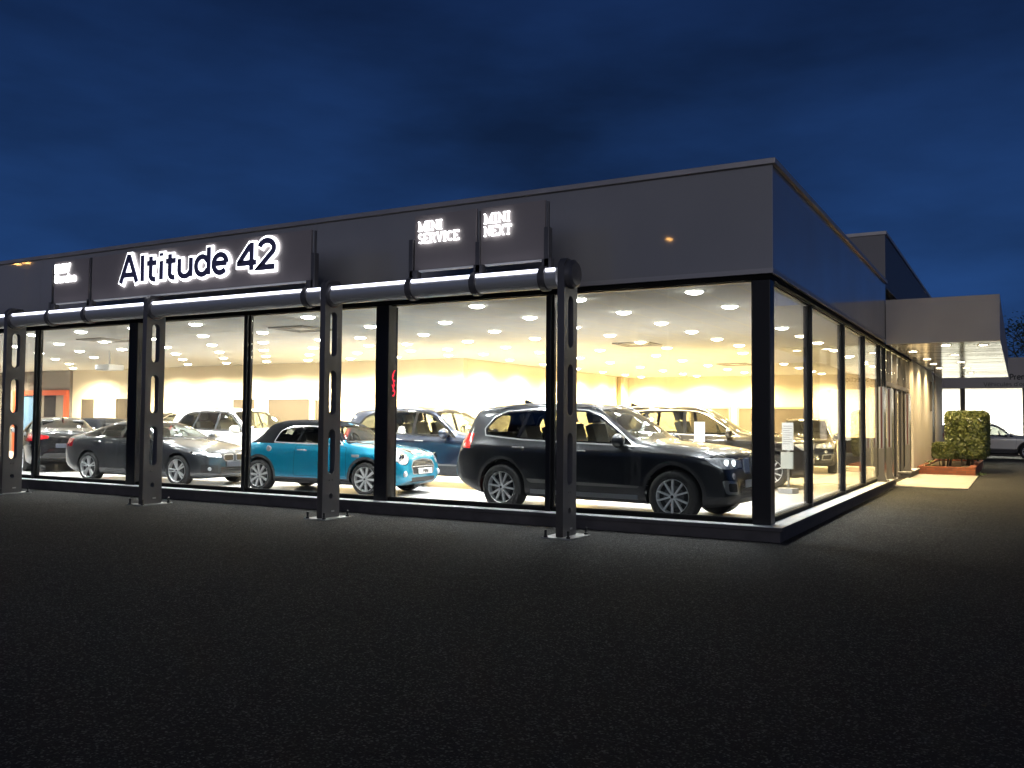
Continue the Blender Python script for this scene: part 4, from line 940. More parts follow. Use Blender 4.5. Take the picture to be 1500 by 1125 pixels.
# taller block behind
blk = thing('rear_block', 'taller ribbed metal clad block rising behind the showroom roof', 'building')
CLAD = tile_mat('ribbed_cladding', (.20, .185, .185), (.09, .085, .085), .9, .03, .5, 'xy')
part('cladding', CLAD, [(-12, 11.22, 4.72, .0, 24.5, 5.98)], blk)
part('coping', COPE, [(-12.03, 11.19, 5.982, .03, 24.53, 6.06)], blk)
# canopy
can = thing('entrance_canopy', 'flat beige entrance canopy with mirror bright underside and downlights', 'canopy', (0, 0, 0))
CANM = pbr('canopy_panel', (.36, .32, .29), .5, noise=.04, nscale=1)
part('fascia_panel', CANM, [(.012, 11.12, 3.36, 2.37, 11.22, 4.40), (2.27, 11.222, 3.405, 2.37, 28.6, 4.40), (.012, 28.5, 3.405, 2.268, 28.6, 4.40)], can)
part('roof_deck', COPE, [(.012, 11.224, 4.25, 2.268, 28.49, 4.32)], can)
b = MB(); random.seed(9)
for i in range(140):
    y = 11.225+i*.1241; q = random.uniform(-.0014, .0014); r = random.uniform(-.0014, .0014)
    b.add([(.014, y, 3.37+q), (2.369, y, 3.37+q+r), (2.369, y+.119, 3.37-q+r), (.014, y+.119, 3.37-q), (.014, y, 3.395), (2.369, y, 3.395), (2.369, y+.119, 3.395), (.014, y+.119, 3.395)], [(0, 1, 2, 3), (4, 7, 6, 5), (0, 4, 5, 1), (1, 5, 6, 2), (2, 6, 7, 3), (3, 7, 4, 0)])
b.build('soffit', SOFF, can)
CSP = bpy.data.lights.new('canopy_bulb', 'SPOT'); CSP.energy = 330; CSP.color = (1, .74, .38); CSP.spot_size = radians(150); CSP.spot_blend = .7; CSP.shadow_soft_size = .09
for i, (x, y) in enumerate(((1.22, 12.1), (1.22, 15.4), (1.22, 18.6), (1.22, 21.8), (2.0, 12.3), (1.22, 25.0), (.35, 13.8), (.42, 19.2), (.42, 21.6), (.42, 16.9))):
    f = MB(); f.lathe([(.10, 0), (.125, -.012), (.135, 0)], 'z', 24, 0, Matrix.Translation((x, y, 3.366))); f = f.build('spotlight', RING, can, smooth=True)
    b = MB(); b.lathe([(.001, 0), (.10, 0)], 'z', 24, 0, Matrix.Translation((x, y, 3.362))); b.build('lens', emis('canopy_spot', (1, .86, .60), 40), f)
    lo = bpy.data.objects.new('canopy_bulb', CSP); COL.objects.link(lo); lo.parent = can; lo.location = (x, y, 3.345)

# ------------------------------------------------------------------ ceiling downlights (grid measured in the photograph)
ringm = MB(); ringm.lathe([(.124, 0), (.130, -.010), (.152, -.004), (.155, .002)], 'z', 28); lensm = MB(); lensm.lathe([(.0005, -.042), (.05, -.040), (.09, -.031), (.115, -.016), (.125, 0)], 'z', 28)
protos = {}
SPOTS = {}
for k, col, P in (('f', (.97, .97, 1.0), 260), ('c', (.97, .97, 1.0), 640), ('w', (1, .73, .34), 1200), ('x', (1, .84, .58), 3200), ('y', (1, .74, .36), 3200)):
    ld = bpy.data.lights.new('downlight_'+k, 'SPOT'); ld.energy = P; ld.color = col; ld.spot_size = radians(128 if k in 'cf' else 160); ld.spot_blend = .8 if k in 'cf' else 1.0; ld.shadow_soft_size = .09; SPOTS[k] = ld
def downlight(x, y, z, kind):
    if kind not in protos:
        t = thing('ceiling_downlight', 'small round white downlight recessed in the tiled showroom ceiling', 'downlight', (x, y, z), 0, 'round recessed downlights in the showroom ceiling')
        ringm.build('trim_ring', RING, t, smooth=True); lensm.build('lens', {'f': LENSC, 'c': LENSC, 'w': LENSW, 'x': LENSX, 'y': LENSX}[kind], t, loc=(0, 0, -.003)); protos[kind] = t
        lo = bpy.data.objects.new('bulb', SPOTS[kind]); COL.objects.link(lo); lo.parent = t; lo.location = (0, 0, -.06); return
    c = copy_tree(protos[kind]); c.location = (x, y, z)
xs1 = [-1.27, -3.08, -4.88, -6.69, -8.46, -10.2, -11.37, -13.18, -14.92, -16.6, -18.35, -20.15, -22.0, -23.9, -25.8, -28.2, -30.6, -33.5]
for i, x in enumerate(xs1):
    for j, y in enumerate((.76, 2.56, 4.39, 6.17, 7.95, 9.75)):
        if i == 5 and j < 2: continue
        if x < -23 and (i+j) % 2: continue
        downlight(x, y, 3.341, 'f' if j == 0 else 'c' if j < 4 else ('x' if x < -6.8 and j == 5 else 'w'))
for x in (-1.3, -3.62, -6.03, -8.36, -10.7):
    for y in (12.1, 14.33, 16.88, 19.1, 21.3, 23.0): downlight(x, y, 3.341, 'y' if (y > 22 or x < -10) else 'w')
vents = [(-5.15, 8.45, 'square ceiling vent above the dark cars, front one of the right hand pair'), (-5.08, 16.6, 'square ceiling vent deep in the warm lit back part'), (-10.05, 2.3, 'square ceiling vent above the turquoise convertible'), (-16.25, 2.35, 'square ceiling vent above the grey saloon at the left')]
for x, y, lb in vents:
    t = thing('ceiling_vent', lb, 'ceiling vent', (x, y, 3.341), 0, 'square air vents in the ceiling')
    VM = pbr('vent_frame', (.34, .32, .29), .5)
    b = MB()
    for s in (.46, .34, .22):
        for q in ((-s, -s, s, -s+.05), (-s, s-.05, s, s), (-s, -s+.05, -s+.05, s-.05), (s-.05, -s+.05, s, s-.05)): b.box(q[0], q[1], -.03+.03*(.46-s), q[2], q[3], -.001-.0)
    b.build('louvre', VM, t); b = MB(); b.box(-.16, -.16, -.02, .16, .16, -.002); b.build('core', RING, t)

# ------------------------------------------------------------------ sign gantry on steel columns
gan = thing('sign_gantry', 'black steel columns carrying a long metal tube in front of the windows', 'gantry', (0, 0, 0))
TZ, TY, TR = 3.37, -1.02, .137
def slot(cy, z0, z1, w, n=8):
    r = w/2; p = []
    for k in range(n+1): t = pi*k/n; p.append((cy+r*cos(t), z1-r+r*sin(t)))
    for k in range(n+1): t = pi+pi*k/n; p.append((cy+r*cos(t), z0+r+r*sin(t)))
    return p
outer = [(-1.19, .012), (-.80, .012), (-.80, 3.52), (-.88, 3.60), (-1.11, 3.60), (-1.19, 3.52)]
holes = [slot(-.995, 2.44, 3.12, .155), slot(-.995, 1.56, 2.23, .155), slot(-.995, .66, 1.34, .155), slot(-.995, .29, .375, .08), slot(-1.04, .56, .58, .016, 4), slot(-.97, .56, .58, .016, 4)]
cme = curve_mesh([outer]+holes, .05); cme.transform(Matrix(((0, 0, 1, 0), (1, 0, 0, 0), (0, 1, 0, 0), (0, 0, 0, 1))))
cme.materials.append(STEEL)
colx = [-2.41, -6.40, -10.39, -14.43, -18.45, -22.45]
for i, x in enumerate(colx):
    o = bpy.data.objects.new('column', cme); COL.objects.link(o); o.parent = gan; o.location = (x, 0, 0)
    b = MB(); b.box(-.20, -1.31, .001, .22, -.70, .013); b.build('base_plate', GALV, o)
    for (bx, by) in ((-.15, -1.28), (.17, -1.28), (.17, -.75), (-.15, -.75)):
        b = MB(); b.lathe([(.012, .013), (.026, .014), (.026, .035), (.016, .037), (.016, .105), (.001, .11)], 'z', 10, 0, Matrix.Translation((bx, by, 0))); b.build('bolt', pbr('black_bolt_cap', (.012, .012, .012), .5), o, smooth=True)
    b = MB(); b.box(.0505, -.985, .09, .053, -.915, .115); b.build('maker_plate', GALV, o)
    b = MB(); b.lathe([(.001, .15), (.15, .145), (.185, .115), (.19, .052)] if i == 0 else [(TR+.004, .092), (.165, .092), (.185, .078), (.19, .052)], 'x', 36, 0, Matrix.Translation((0, TY, TZ+.03 if i == 0 else TZ))); b.build('tube_flange', STEEL, o, smooth=True)
for a, c in zip(colx, colx[1:]):
    b = MB(); b.lathe([(TR, a-.10), (TR, c+.10)], 'x', 40, 0, Matrix.Translation((0, TY, TZ))); tb = b.build('tube', ALU, gan, smooth=True)
coll = {0: (-2.72, -3.78, -4.86), 1: (-6.82,), 2: (-12.12, -13.2), 3: ()}
for k in coll:
    for x in coll[k]:
        b = MB(); b.lathe([(TR, x-.045), (TR+.03, x-.045), (TR+.03, x+.045), (TR, x+.045)], 'x', 32, 0, Matrix.Translation((0, TY, TZ))); b.box(x-.035, TY-.05, TZ+TR, x+.10, TY+.05, TZ+TR+.12); b.build('collar', STEEL, gan, smooth=True)
def fin(x, z1, z2, parent=gan):
    b = MB(); b.box(x-.045, TY-.05, TZ+TR-.01, x+.03, TY+.05, z1); 
    if z2 > z1: b.box(x-.014, TY-.02, z1, x+.010, TY+.02, z2)
    b.build('upright', STEEL, parent, bevel=.006)
fin(-2.68, 4.05, 4.40); fin(-6.72, 4.05, 4.40); fin(-3.745, 3.95, 4.38); fin(-4.87, 4.08, 4.08); fin(-12.11, 3.66, 4.42); fin(-13.24, 3.66, 4.30)
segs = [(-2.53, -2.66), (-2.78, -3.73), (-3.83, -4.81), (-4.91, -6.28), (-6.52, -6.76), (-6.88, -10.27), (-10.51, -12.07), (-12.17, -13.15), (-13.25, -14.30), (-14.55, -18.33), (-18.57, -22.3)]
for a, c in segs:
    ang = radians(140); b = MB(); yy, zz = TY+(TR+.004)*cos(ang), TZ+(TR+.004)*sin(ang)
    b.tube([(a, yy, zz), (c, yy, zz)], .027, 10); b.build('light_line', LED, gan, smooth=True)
# sign panels standing on the tube
def word(txt, x, z, w, h, y, mat, parent, ext=.012, off=0., name='lettering'):
    me = text_mesh(txt, ext, off); X0 = min(v.co.x for v in me.vertices); X1 = max(v.co.x for v in me.vertices); 
    ref = text_mesh('E', ext, 0); H = max(v.co.y for v in ref.vertices); bpy.data.meshes.remove(ref)
    sx = w/(X1-X0-2*off*0); sy = h/H
    M = Matrix.Translation((x, y, z)) @ Matrix.Rotation(pi/2, 4, 'X') @ Matrix.Diagonal((sx, sy, 1, 1)) @ Matrix.Translation((-X0, 0, 0))
    return place_mesh(name, me, mat, M, parent)
def sign(label, x0, x1, z0, z1, words, big=(), small=False):
    t = thing('shop_sign', label, 'sign', ((x0+x1)/2, TY, z0))
    Ti = Matrix.Translation((-(x0+x1)/2, -TY, -z0))
    b = MB(); b.box(x0, TY-.02, z0, x1, TY+.02, z1); b.v = [tuple(Ti @ Vector(v)) for v in b.v]; b.build('panel', SIGNP, t, bevel=.004)
    for q in big: 
        if small: g = stroke_text('glowing_lettering', SLAB(q[0]), q[1], q[2], q[3], q[4], TY-.036, TY-.050, .125, HALOS, t, .0); g.data.transform(Ti); continue
        g = stroke_text('glowing_lettering', q[0], q[1], q[2], q[3], q[4], TY-.034, TY-.05, .37, HALO, t, .03); g.data.transform(Ti)
        l = stroke_text('lettering', q[0], q[1], q[2], q[3], q[4], TY-.075, TY-.060, .20, LETF, t, 0.); l.data.transform(Ti)
    b = MB(); b.box(x0+.08, TY-.03, z0-.025, x1, TY+.03, z0-.002); b.v = [tuple(Ti @ Vector(v)) for v in b.v]; b.build('bottom_rail', WHITEP, t)  # white colour stands in for the lit line under the panel
    for txt, x, z, w, h, oh, of, hm in words:
        g = word(txt, x-oh*h*.8, z, w+2*oh*h*.8, h, TY-.040, hm, t, .008, oh, 'glowing_lettering'); g.data.transform(Ti)
        if of is not None:
            l = word(txt, x, z, w, h, TY-.062, LETF, t, .010, of, 'lettering'); l.data.transform(Ti)
    return t
sign('long taupe sign panel with large halo lit letters reading Altitude 42', -12.06, -6.79, 3.63, 4.42, [], [('Altitude 42', -11.24, 3.87, .46, 3.78)])
sign('small taupe sign panel glowing with the words MINI SERVICE', -4.83, -3.79, 3.63, 4.42, [], [('MINI', -4.76, 4.185, .135, .42), ('SERVICE', -4.76, 4.01, .135, .70)], True)
sign('small taupe sign panel glowing with the words MINI NEXT', -3.72, -2.72, 3.63, 4.42, [], [('MINI', -3.66, 4.185, .135, .42), ('NEXT', -3.66, 4.01, .135, .44)], True)
sign('small taupe sign panel at the far left glowing with two short words', -13.17, -12.16, 3.63, 4.42, [('BMW', -13.12, 4.20, .44, .15, .06, None, HALOS), ('Service', -13.12, 4.02, .62, .14, .06, None, HALOS)])

# ------------------------------------------------------------------ entrance panels, planter, hedge
for x, y, lb in ((.0, 10.25, 'tall narrow aluminium entrance panel with dark stripe, nearest the corner of the building'), (.02, 11.45, 'tall narrow aluminium entrance panel with dark stripe, at the end of the long plinth'), (.02, 15.45, 'tall narrow aluminium entrance panel with dark stripe, on the short plinth by the cream wall')):
    t = thing('entrance_totem', lb, 'entrance panel', (x, y, .193), 0, 'aluminium panels beside the entrance')
    b = MB(); b.box(-.05, 0, .03, .06, .40, 2.14); b.build('panel', ALUP, t, bevel=.006)
    b = MB(); b.box(-.01, -.006, .75, .025, -.001, 2.13); b.build('stripe', STRIPE, t)
    b = MB(); b.box(-.055, -.045, .02, .065, -.002, .75); b.box(-.11, -.10, 0, .12, .42, .019); b.prism([(-.11, .02), (.12, .02), (.065, .16), (-.055, .16)], -.044, -.003); b.build('foot', GREYF, t, bevel=.004)
pl = thing('brick_planter', 'low red brick planter beside the entrance path holding hedges', 'planter', (0, 0, 0))
BR = brick_mat()
b = MB(); b.box(.06, 17.75, 0, 1.60, 17.95, .25); b.box(1.40, 17.952, 0, 1.60, 24.2, .25); b.box(.06, 24.0, 0, 1.398, 24.2, .25); b.box(.06, 17.952, 0, .2, 23.998, .25); b.build('brick_wall', BR, pl, bevel=.008)
b = MB(); b.box(.202, 17.953, .0, 1.398, 23.998, .20); b.build('soil', SOIL, pl)
def leaves(n, fn, size, seed):
    random.seed(seed); b = MB()
    for _ in range(n):
        p, nn = fn(); nn = (nn+Vector((random.uniform(-1, 1), random.uniform(-1, 1), random.uniform(-.6, 1)))*.9).normalized(); a = nn.orthogonal().normalized(); a = (Matrix.Rotation(random.uniform(0, 6.28), 3, nn) @ a); c = nn.cross(a)
        s = size*random.uniform(.6, 1.3); b.add([p-a*s, p+c*s*.5, p+a*s, p-c*s*.5], [(0, 1, 2, 3)], random.choice((0, 0, 1, 2, 2)))
    return b
def box_hedge(x0, x1, y0, y1, z0, z1, jag):
    def f():
        u = random.random(); x, y, z = random.uniform(x0, x1), random.uniform(y0, y1), random.uniform(z0, z1)
        lump = jag*(sin(x*5.1+z*4.3)*cos(y*4.7-z*3.1)+.5*sin(x*11+y*9+z*13))
        inn = abs(random.gauss(0, .07))
        if u < .30: p = Vector((x, y0+inn+lump, z)); n = Vector((0, -1, 0))
        elif u < .55: p = Vector((x1-inn+lump, y, z)); n = Vector((1, 0, 0))
        elif u < .75: p = Vector((x, y, z1-inn+lump)); n = Vector((0, 0, 1))
        elif u < .85: p = Vector((x0+inn+lump, y, z)); n = Vector((-1, 0, 0))
        else: p = Vector((x, y, z)); n = Vector((0, 0, 1))
        c = Vector(((x0+x1)/2, (y0+y1)/2, (z0+z1)/2)); q = p-c; e = Vector(((x1-x0)/2, (y1-y0)/2, (z1-z0)/2))
        k = (abs(q.x/e.x)**9+abs(q.y/e.y)**9+abs(q.z/e.z)**9)**(1/9)
        if k > 1: p = c+q/k
        return p, n
    return f
hd = thing('box_hedge', 'large clipped box shaped green hedge at the end of the brick planter', 'hedge', (1.2, 21.5, .2))
b = leaves(8000, box_hedge(.66, 1.84, 19.6, 23.6, .42, 1.92, .085), .07, 3); b.v = [(x-1.2, y-21.5, z-.2) for x, y, z in b.v]; b.build('foliage', LEAF, hd)
random.seed(5)
for k in range(9):
    b = MB(); x, y = random.uniform(-.5, .3), random.uniform(-1.7, 1.8); b.tube([(x, y, -.02), (x+random.uniform(-.1, .1), y, .4), (x+random.uniform(-.25, .25), y+random.uniform(-.2, .2), 1.1)], [.035, .028, .012], 7); b.build('stem', BARK, hd, smooth=True)
hd = thing('low_shrub', 'small rounded olive green shrub left of the large hedge against the wall', 'shrub', (.66, 19.5, .2))
b = leaves(2600, box_hedge(.36, .98, 18.9, 20.1, .45, .93, .07), .05, 4); b.v = [(x-.66, y-19.5, z-.2) for x, y, z in b.v]; b.build('foliage', LEAF, hd)
for k in range(10):
    b = MB(); x, y = random.uniform(-.15, .15), random.uniform(-.3, .3); b.tube([(x, y, -.02), (x*1.8, y*1.5, .5)], [.014, .006], 6); b.build('stem', BARK, hd, smooth=True)
for i, (x, y, lb) in enumerate(((.36, 18.1, 'small tuft of fresh green leaves at the left end of the brick planter'), (1.72, 17.9, 'small green weed growing at the outer corner of the brick planter'))):
    wz = .2 if i == 0 else 0.
    t = thing('leafy_weed', lb, 'weed', (x, y, wz)); random.seed(11+i)
    b = MB()
    for k in range(70 if i == 0 else 34):
        a = random.uniform(0, 6.28); r = random.uniform(.02, .14); h = random.uniform(.02, .20 if i == 0 else .08); p = Vector((r*cos(a), r*sin(a), h)); s = random.uniform(.02, .04); d = Vector((cos(a), sin(a), .5)).normalized(); e = d.cross(Vector((0, 0, 1))).normalized()
        b.add([p, p+d*s+e*s*.5, p+d*s*2, p+d*s-e*s*.5], [(0, 1, 2, 3)])
    b.build('foliage', pbr('fresh_leaf', (.07, .17, .02), .5), t)
    for k in range(5): b = MB(); a = k*1.25; b.tube([(0, 0, 0), (.05*cos(a), .05*sin(a), .1)], .005, 5); b.build('stem', BARK, t)

# ------------------------------------------------------------------ second lit building
b2 = thing('second_showroom', 'grey fascia building with blazing white windows across the forecourt', 'building', (0, 0, 0))
Y2 = 38.0
F2 = pbr('second_fascia', (.30, .27, .26), .6); PB0 = pbr('brown_wall', (.08, .065, .055), .7)
part('fascia_panel', F2, [(-9, Y2, 3.28, 6.2, Y2+.3, 4.75)], b2)
part('roof', COPE, [(-9, Y2+.302, 4.4, 6.2, Y2+12, 4.6)], b2)
part('wall', WHITEP, [(-9, Y2+8, 0, 6.2, Y2+8.2, 4.39)], b2)
part('wall', WHITEP, [(-9.2, Y2, 0, -9.002, Y2+8, 4.39)], b2); part('wall', PB0, [(6.202, Y2, 0, 12.2, Y2+8, 4.75)], b2)
part('floor', CONC, [(-9, Y2+.35, .0, 6.2, Y2+7.99, .05)], b2)
part('sill_wall', PB0, [(-9, Y2+.02, .0, 6.2, Y2+.3, .62)], b2)
part('ceiling', WHITEP, [(-9, Y2+.302, 3.6, 6.2, Y2+7.99, 3.66)], b2)
PB = pbr('brown_pillar', (.06, .045, .035), .6)
xs2 = [-9, -4.3, .30, 2.98, 5.75, 6.2]
for x in xs2[1:-1]: part('pillar', PB, [(x-.11, Y2+.02, .622, x+.11, Y2+.28, 3.278)], b2)
for a, c in zip(xs2, xs2[1:-1]): part('pane', GLS, [(a+.11, Y2+.14, .623, c-.11, Y2+.152, 3.277)], b2)
for i in range(5): part('light_panel', emis('tube_light_panel', (1, .95, .84), 30), [(-8.4+i*3, Y2+1.0, 3.585, -6.8+i*3, Y2+6.6, 3.598)], b2)
DARKT = pbr('sign_text_black', (.008, .008, .009), .4)
stroke_text('lettering', 'Premium Selection', 2.34, 3.68, .27, 2.75, Y2-.012, Y2-.003, .22, DARKT, b2)
stroke_text('lettering', "Véhicules d'occasion", 1.22, 3.37, .20, 2.6, Y2-.012, Y2-.003, .13, pbr('sign_text_grey', (.05, .047, .045), .4), b2)
# ------------------------------------------------------------------ trees behind
def tree(x, y, h, seed, label, leaf=2600):
    random.seed(seed); t = thing('tree', label, 'tree', (x, y, 0), 0, 'dark trees behind the second building'); b = MB(); tips = []
    def br(p, d, l, r, lev):
        q = p+d*l*.5+Vector((random.uniform(-.1, .1), random.uniform(-.1, .1), 0))*l; e = q+(d+Vector((random.uniform(-.2, .2), random.uniform(-.2, .2), .1))).normalized()*l*.5
        b.tube([p, q, e], [r, r*.8, r*.6], 6 if lev > 1 else 9)
        if lev == 4: tips.append(e); return
        if lev >= 2: tips.append(e)
        for k in range(3 if lev else 5):
            a = random.uniform(0, 6.28); s = random.uniform(.45, .95); nd = (d*random.uniform(.5, 1)+Vector((cos(a)*s, sin(a)*s, random.uniform(0, .4)))).normalized(); br(e, nd, l*random.uniform(.55, .8), r*.55, lev+1)
    br(Vector((0, 0, 0)), Vector((0, 0, 1)), h*.36, h*.022, 0); b.build('trunk', BARK, t, smooth=True)
    def f():
        p = random.choice(tips); return p+Vector((random.gauss(0, .35), random.gauss(0, .35), random.gauss(0, .3))), Vector((0, 0, 1))
    leaves(leaf, f, .10, seed).build('crown', LEAF, t)
tree(4.4, 53, 9.0, 21, 'dark loose crowned tree behind the second building, right of the canopy'); tree(6.9, 56, 9.5, 22, 'dark tree behind the second building at the right picture edge'); tree(1.5, 60, 7.0, 23, 'low dark tree half hidden behind the canopy corner')

# ------------------------------------------------------------------ small things in the showroom
def info_stand(x, y, lb, z1=1.50):
    t = thing('price_stand', lb, 'price stand', (x, y, .06), -.35, 'price stands beside the cars')
    b = MB(); b.box(-.17, -.12, 0, .17, .12, .11); b.build('base', pbr('stand_grey', (.42, .43, .45), .4, .3), t, bevel=.006)
    b = MB(); b.box(-.02, .0, .11, .02, .03, z1-.4); b.build('pole', GALV, t)
    b = MB(); b.box(-.13, -.012, z1-.62, .13, -.0, z1-.06); f = b.build('upper_sheet', WHITEP, t)
    b = MB()
    for k in range(9): b.box(-.10, -.0135, z1-.14-k*.045, .10-.05*(k % 3 == 2), -.0125, z1-.125-k*.045)
    b.build('printed_lines', pbr('print_grey', (.35, .35, .35), .6), f)
    b = MB(); b.box(-.14, -.05, z1-1.0, .14, -.012, z1-.66); b.build('leaflet_box', pbr('leaflet_holder', (.48, .50, .47), .25), t, bevel=.005)
info_stand(-1.40, 7.25, 'white price stand with leaflet box in front of the wheel of the second black car')
info_stand(-2.95, 6.3, 'narrow white price stand between the two large black cars')
t = thing('projector', 'white ceiling projector hanging above the cars at the left', 'projector', (-19.4, 4.8, 2.88))
b = MB(); b.cbox((0, 0, 0), (.62, .5, .16)); b.build('case', WHITEP, t, bevel=.04, segs=3)
b = MB(); b.tube([(0, 0, .08), (0, 0, .48)], .025, 8); b.build('mount_pole', GALV, t)
b = MB(); b.lathe([(.001, .30), (.06, .30), (.07, .24)], 'x', 16); b.build('lens', DARKF, t, smooth=True)
for x, y, lb in ((-24.95, 8.0, 'lit screen on a dark stand in front of the doorway, left one of two'), (-23.7, 8.0, 'lit screen on a dark stand, right one of two near the back wall')):
    t = thing('display_screen', lb, 'screen', (x, y, .06), .5)
    b = MB(); b.box(-.26, -.02, .72, .26, .03, 1.36); b.box(-.04, -.0, .02, .04, .02, .72); b.box(-.25, -.2, 0, .25, .2, .02); b.build('frame', DARKF, t)
    b = MB(); b.box(-.19, -.024, .79, .19, -.021, 1.29); b.build('screen', SCREEN, t)
t = thing('display_cabinet', 'low dark cabinet deep in the showroom behind the side windows', 'cabinet', (-1.5, 19.2, .06))
b = MB(); b.box(-.8, -.3, .08, .8, .3, .95); b.build('carcass', pbr('dark_cabinet', (.02, .018, .017), .4), t, bevel=.01)
b = MB(); b.box(-.83, -.33, .952, .83, .33, .99); b.build('worktop', pbr('dark_worktop', (.03, .028, .025), .3), t, bevel=.006)
t = thing('red_reflection', 'small glowing red squiggle added as a reflection on the dark column beside the turquoise convertible', 'imitated reflection', (-6.24+.134, .20, 1.86))
b = MB(); b.tube([(0, .02*sin(k*1.3)+.02*cos(k*.5), .42-.014*k+.03*sin(k*1.1)) for k in range(30)], .007, 6); b.build('reflection_tube', emis('red_reflection_glow', (1, .03, .06), 2.2), t, smooth=True)  # glowing tube imitates a red reflection on the column side

# ------------------------------------------------------------------ street lamps across the road behind the camera (mirrored in the fascia)
SOD = emis('sodium_lamp', (1, .50, .13), 60)
def lamp(x, y, h, lb, heads):
    t = thing('street_lamp', lb, 'street lamp', (x, y, 0), 0, 'street lamps along the road')
    b = MB(); b.tube([(0, 0, 0), (0, 0, h-.1)], [.09, .05], 10); b.build('pole', GALV, t, smooth=True)
    for dx in heads:
        b = MB(); b.tube([(0, 0, h-.2), (dx*.5, .1, h), (dx, .2, h+.05)], [.04, .035, .03], 8); b.build('arm', GALV, t, smooth=True)
        b = MB(); b.cbox((dx, .35, h+.05), (.3, .6, .12)); hh = b.build('lamp_head', GREYF, t, bevel=.03)
        b = MB(); b.cbox((dx, .38, h-.035), (.24, .48, .05)); b.build('lamp_glass', SOD, hh, bevel=.015)
lamp(-49.2, -21.0, 10.7, 'tall twin head street lamp with orange light across the road', (-.45, .45))
lamp(-14.6, -36.9, 11.8, 'tall single head street lamp with orange light across the road', (.3,))

# ------------------------------------------------------------------ the cars
PAINT = dict(black=pbr('paint_black_sapphire', (.016, .018, .023), .34, .5, coat=1, coat_r=.02), black2=pbr('paint_dark_brown_black', (.017, .014, .012), .28, .35, coat=1, coat_r=.02), jet=pbr('paint_jet_black', (.006, .006, .007), .25, .2, coat=1, coat_r=.02),
 navy=pbr('paint_midnight_blue', (.016, .024, .046), .28, .4, coat=1, coat_r=.02), grey=pbr('paint_mineral_grey', (.040, .044, .050), .30, .5, coat=1, coat_r=.02), white=pbr('paint_white', (.78, .78, .77), .3, .0, coat=1, coat_r=.02),
 blue=pbr('paint_turquoise', (.0, .21, .35), .30, .35, coat=1, coat_r=.02), silver=pbr('paint_champagne_silver', (.60, .59, .56), .3, .3, coat=1, coat_r=.02))
FZ = .06
def clone(proto, label, paint, old, loc, heading, scale=1., over={}, skip=()):
    c = copy_tree(proto); c.location = loc; c.rotation_euler = (0, 0, heading); c.scale = (scale,)*3; c['label'] = label
    def walk(o):
        for ch in list(o.children):
            nm = ch.name.split('.')[0]
            if nm in skip:
                for g in list(ch.children): bpy.data.objects.remove(g)
                bpy.data.objects.remove(ch); continue
            if ch.type == 'MESH' and ch.data.materials:
                mt = over.get(nm) or (paint if ch.data.materials[0] == old else None)
                if mt is not None:
                    ch.material_slots[0].link = 'OBJECT'; ch.material_slots[0].material = mt
            walk(ch)
    walk(c); return c
H = radians
suv = make_car('suv_car', 'large black four wheel drive car with silver step and bright headlamps nearest the corner', SUV, PAINT['black'], (-1.49, 1.63, FZ), H(-4.5), opts=dict(seatmat='seat_tan'))
for ch in suv.children:
    if ch.name.startswith('taillight'): ch.data.materials[0] = CARM['tail_lit']
sed = make_car('saloon_car', 'metallic grey fastback saloon with double spoke wheels behind the second column', SEDAN, PAINT['grey'], (-12.75, 2.42, FZ), H(1.5))
for ch in sed.children:
    if ch.name.startswith('number_plate'): ch.data.materials[0] = CARM['plate_dark']
mini = make_car('convertible_car', 'turquoise convertible hatchback with black soft top between the dark columns', MINI, PAINT['blue'], (-8.06, 2.68, FZ), H(5.3), opts=dict(rim_mat='rim_white', drlmat='lens', plate_text='MINI'))
bk = PAINT['black']
clone(suv, 'black four wheel drive car with chrome window line directly behind the large front one', PAINT['black2'], bk, (-2.12, 9.05, FZ), H(9), 1.05, dict(side_step=CARM['clad'], headlight_lens=CARM['lens'], taillight=CARM['tail_dim']))
clone(suv, 'black car facing the camera in the far corner with one white headlamp showing', PAINT['jet'], bk, (-2.75, 15.6, FZ), H(-80), .92, dict(side_step=CARM['clad'], roof_rail=CARM['gloss']))
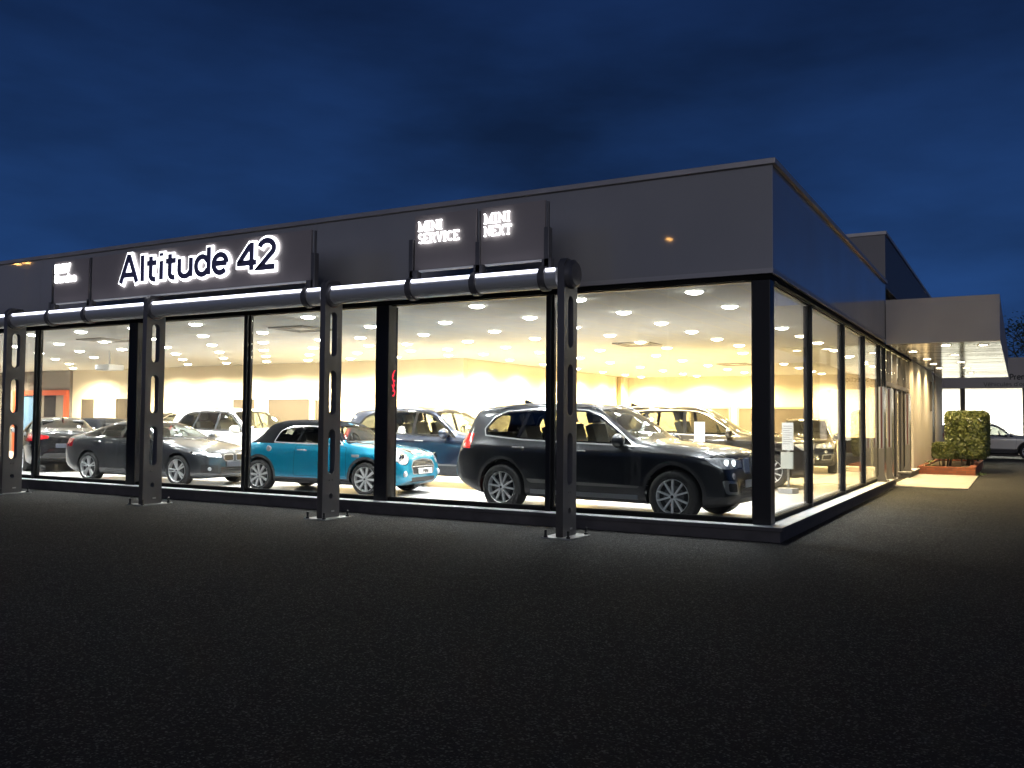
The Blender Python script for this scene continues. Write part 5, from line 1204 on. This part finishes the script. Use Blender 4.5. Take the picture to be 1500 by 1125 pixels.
clone(suv, 'midnight blue car behind the turquoise convertible', PAINT['navy'], bk, (-6.98, 5.25, FZ), H(-2), 1.0, dict(side_step=CARM['clad'], window_trim=CARM['gloss'], headlight_lens=CARM['lens']), ('roof_rail',))
clone(suv, 'white tall car behind the grey saloon', PAINT['white'], bk, (-14.4, 6.5, FZ), H(-2), 1.0, dict(grille=CARM['gloss'], side_step=CARM['clad'], window_trim=CARM['gloss'], window_pillar=PAINT['grey'], headlight_lens=CARM['lens'], roof_rail=CARM['silver']))
clone(suv, 'dark car with silver roof rails half hidden behind the white car', PAINT['black2'], bk, (-18.6, 9.3, FZ), H(0), .97, dict(headlight_lens=CARM['lens']))
clone(sed, 'shiny black saloon seen from behind with red tail lamps', PAINT['jet'], PAINT['grey'], (-22.4, 5.1, FZ), H(152), 1.04, dict(headlight_lens=CARM['lens']))
clone(mini, 'white small car in the far left background near the screens', PAINT['white'], PAINT['blue'], (-23.8, 6.6, FZ), H(178), 1.0, dict(), ())
clone(sed, 'dark blue saloon at the left picture edge behind the first column', PAINT['navy'], PAINT['grey'], (-23.2, 7.2, FZ), H(-30), 1.0, dict(headlight_lens=CARM['lens']))
o = clone(suv, 'pale silver car parked outside by the second building', PAINT['silver'], bk, (3.05, 33.9, 0), 0, .92, dict(side_step=CARM['clad'], window_trim=CARM['gloss'], headlight_lens=CARM['lens'], taillight=CARM['tail'], seat=CARM['seat'])); o['group'] = 'cars parked outside'

# ------------------------------------------------------------------ render settings
vs = SC.view_settings; vs.view_transform = 'Standard'; vs.look = 'None'; vs.exposure = 0; vs.gamma = 1
SC.cycles.use_denoising = True
try: SC.cycles.denoiser = 'OPENIMAGEDENOISE'; SC.cycles.denoising_input_passes = 'RGB_ALBEDO_NORMAL'; SC.cycles.denoising_prefilter = 'ACCURATE'
except Exception: pass
SC.cycles.max_bounces = 10; SC.cycles.transparent_max_bounces = 32; SC.cycles.diffuse_bounces = 4; SC.cycles.glossy_bounces = 5
SC.cycles.sample_clamp_indirect = 6; SC.cycles.caustics_reflective = False; SC.cycles.caustics_refractive = False; SC.cycles.use_light_tree = True
SC.render.film_transparent = False
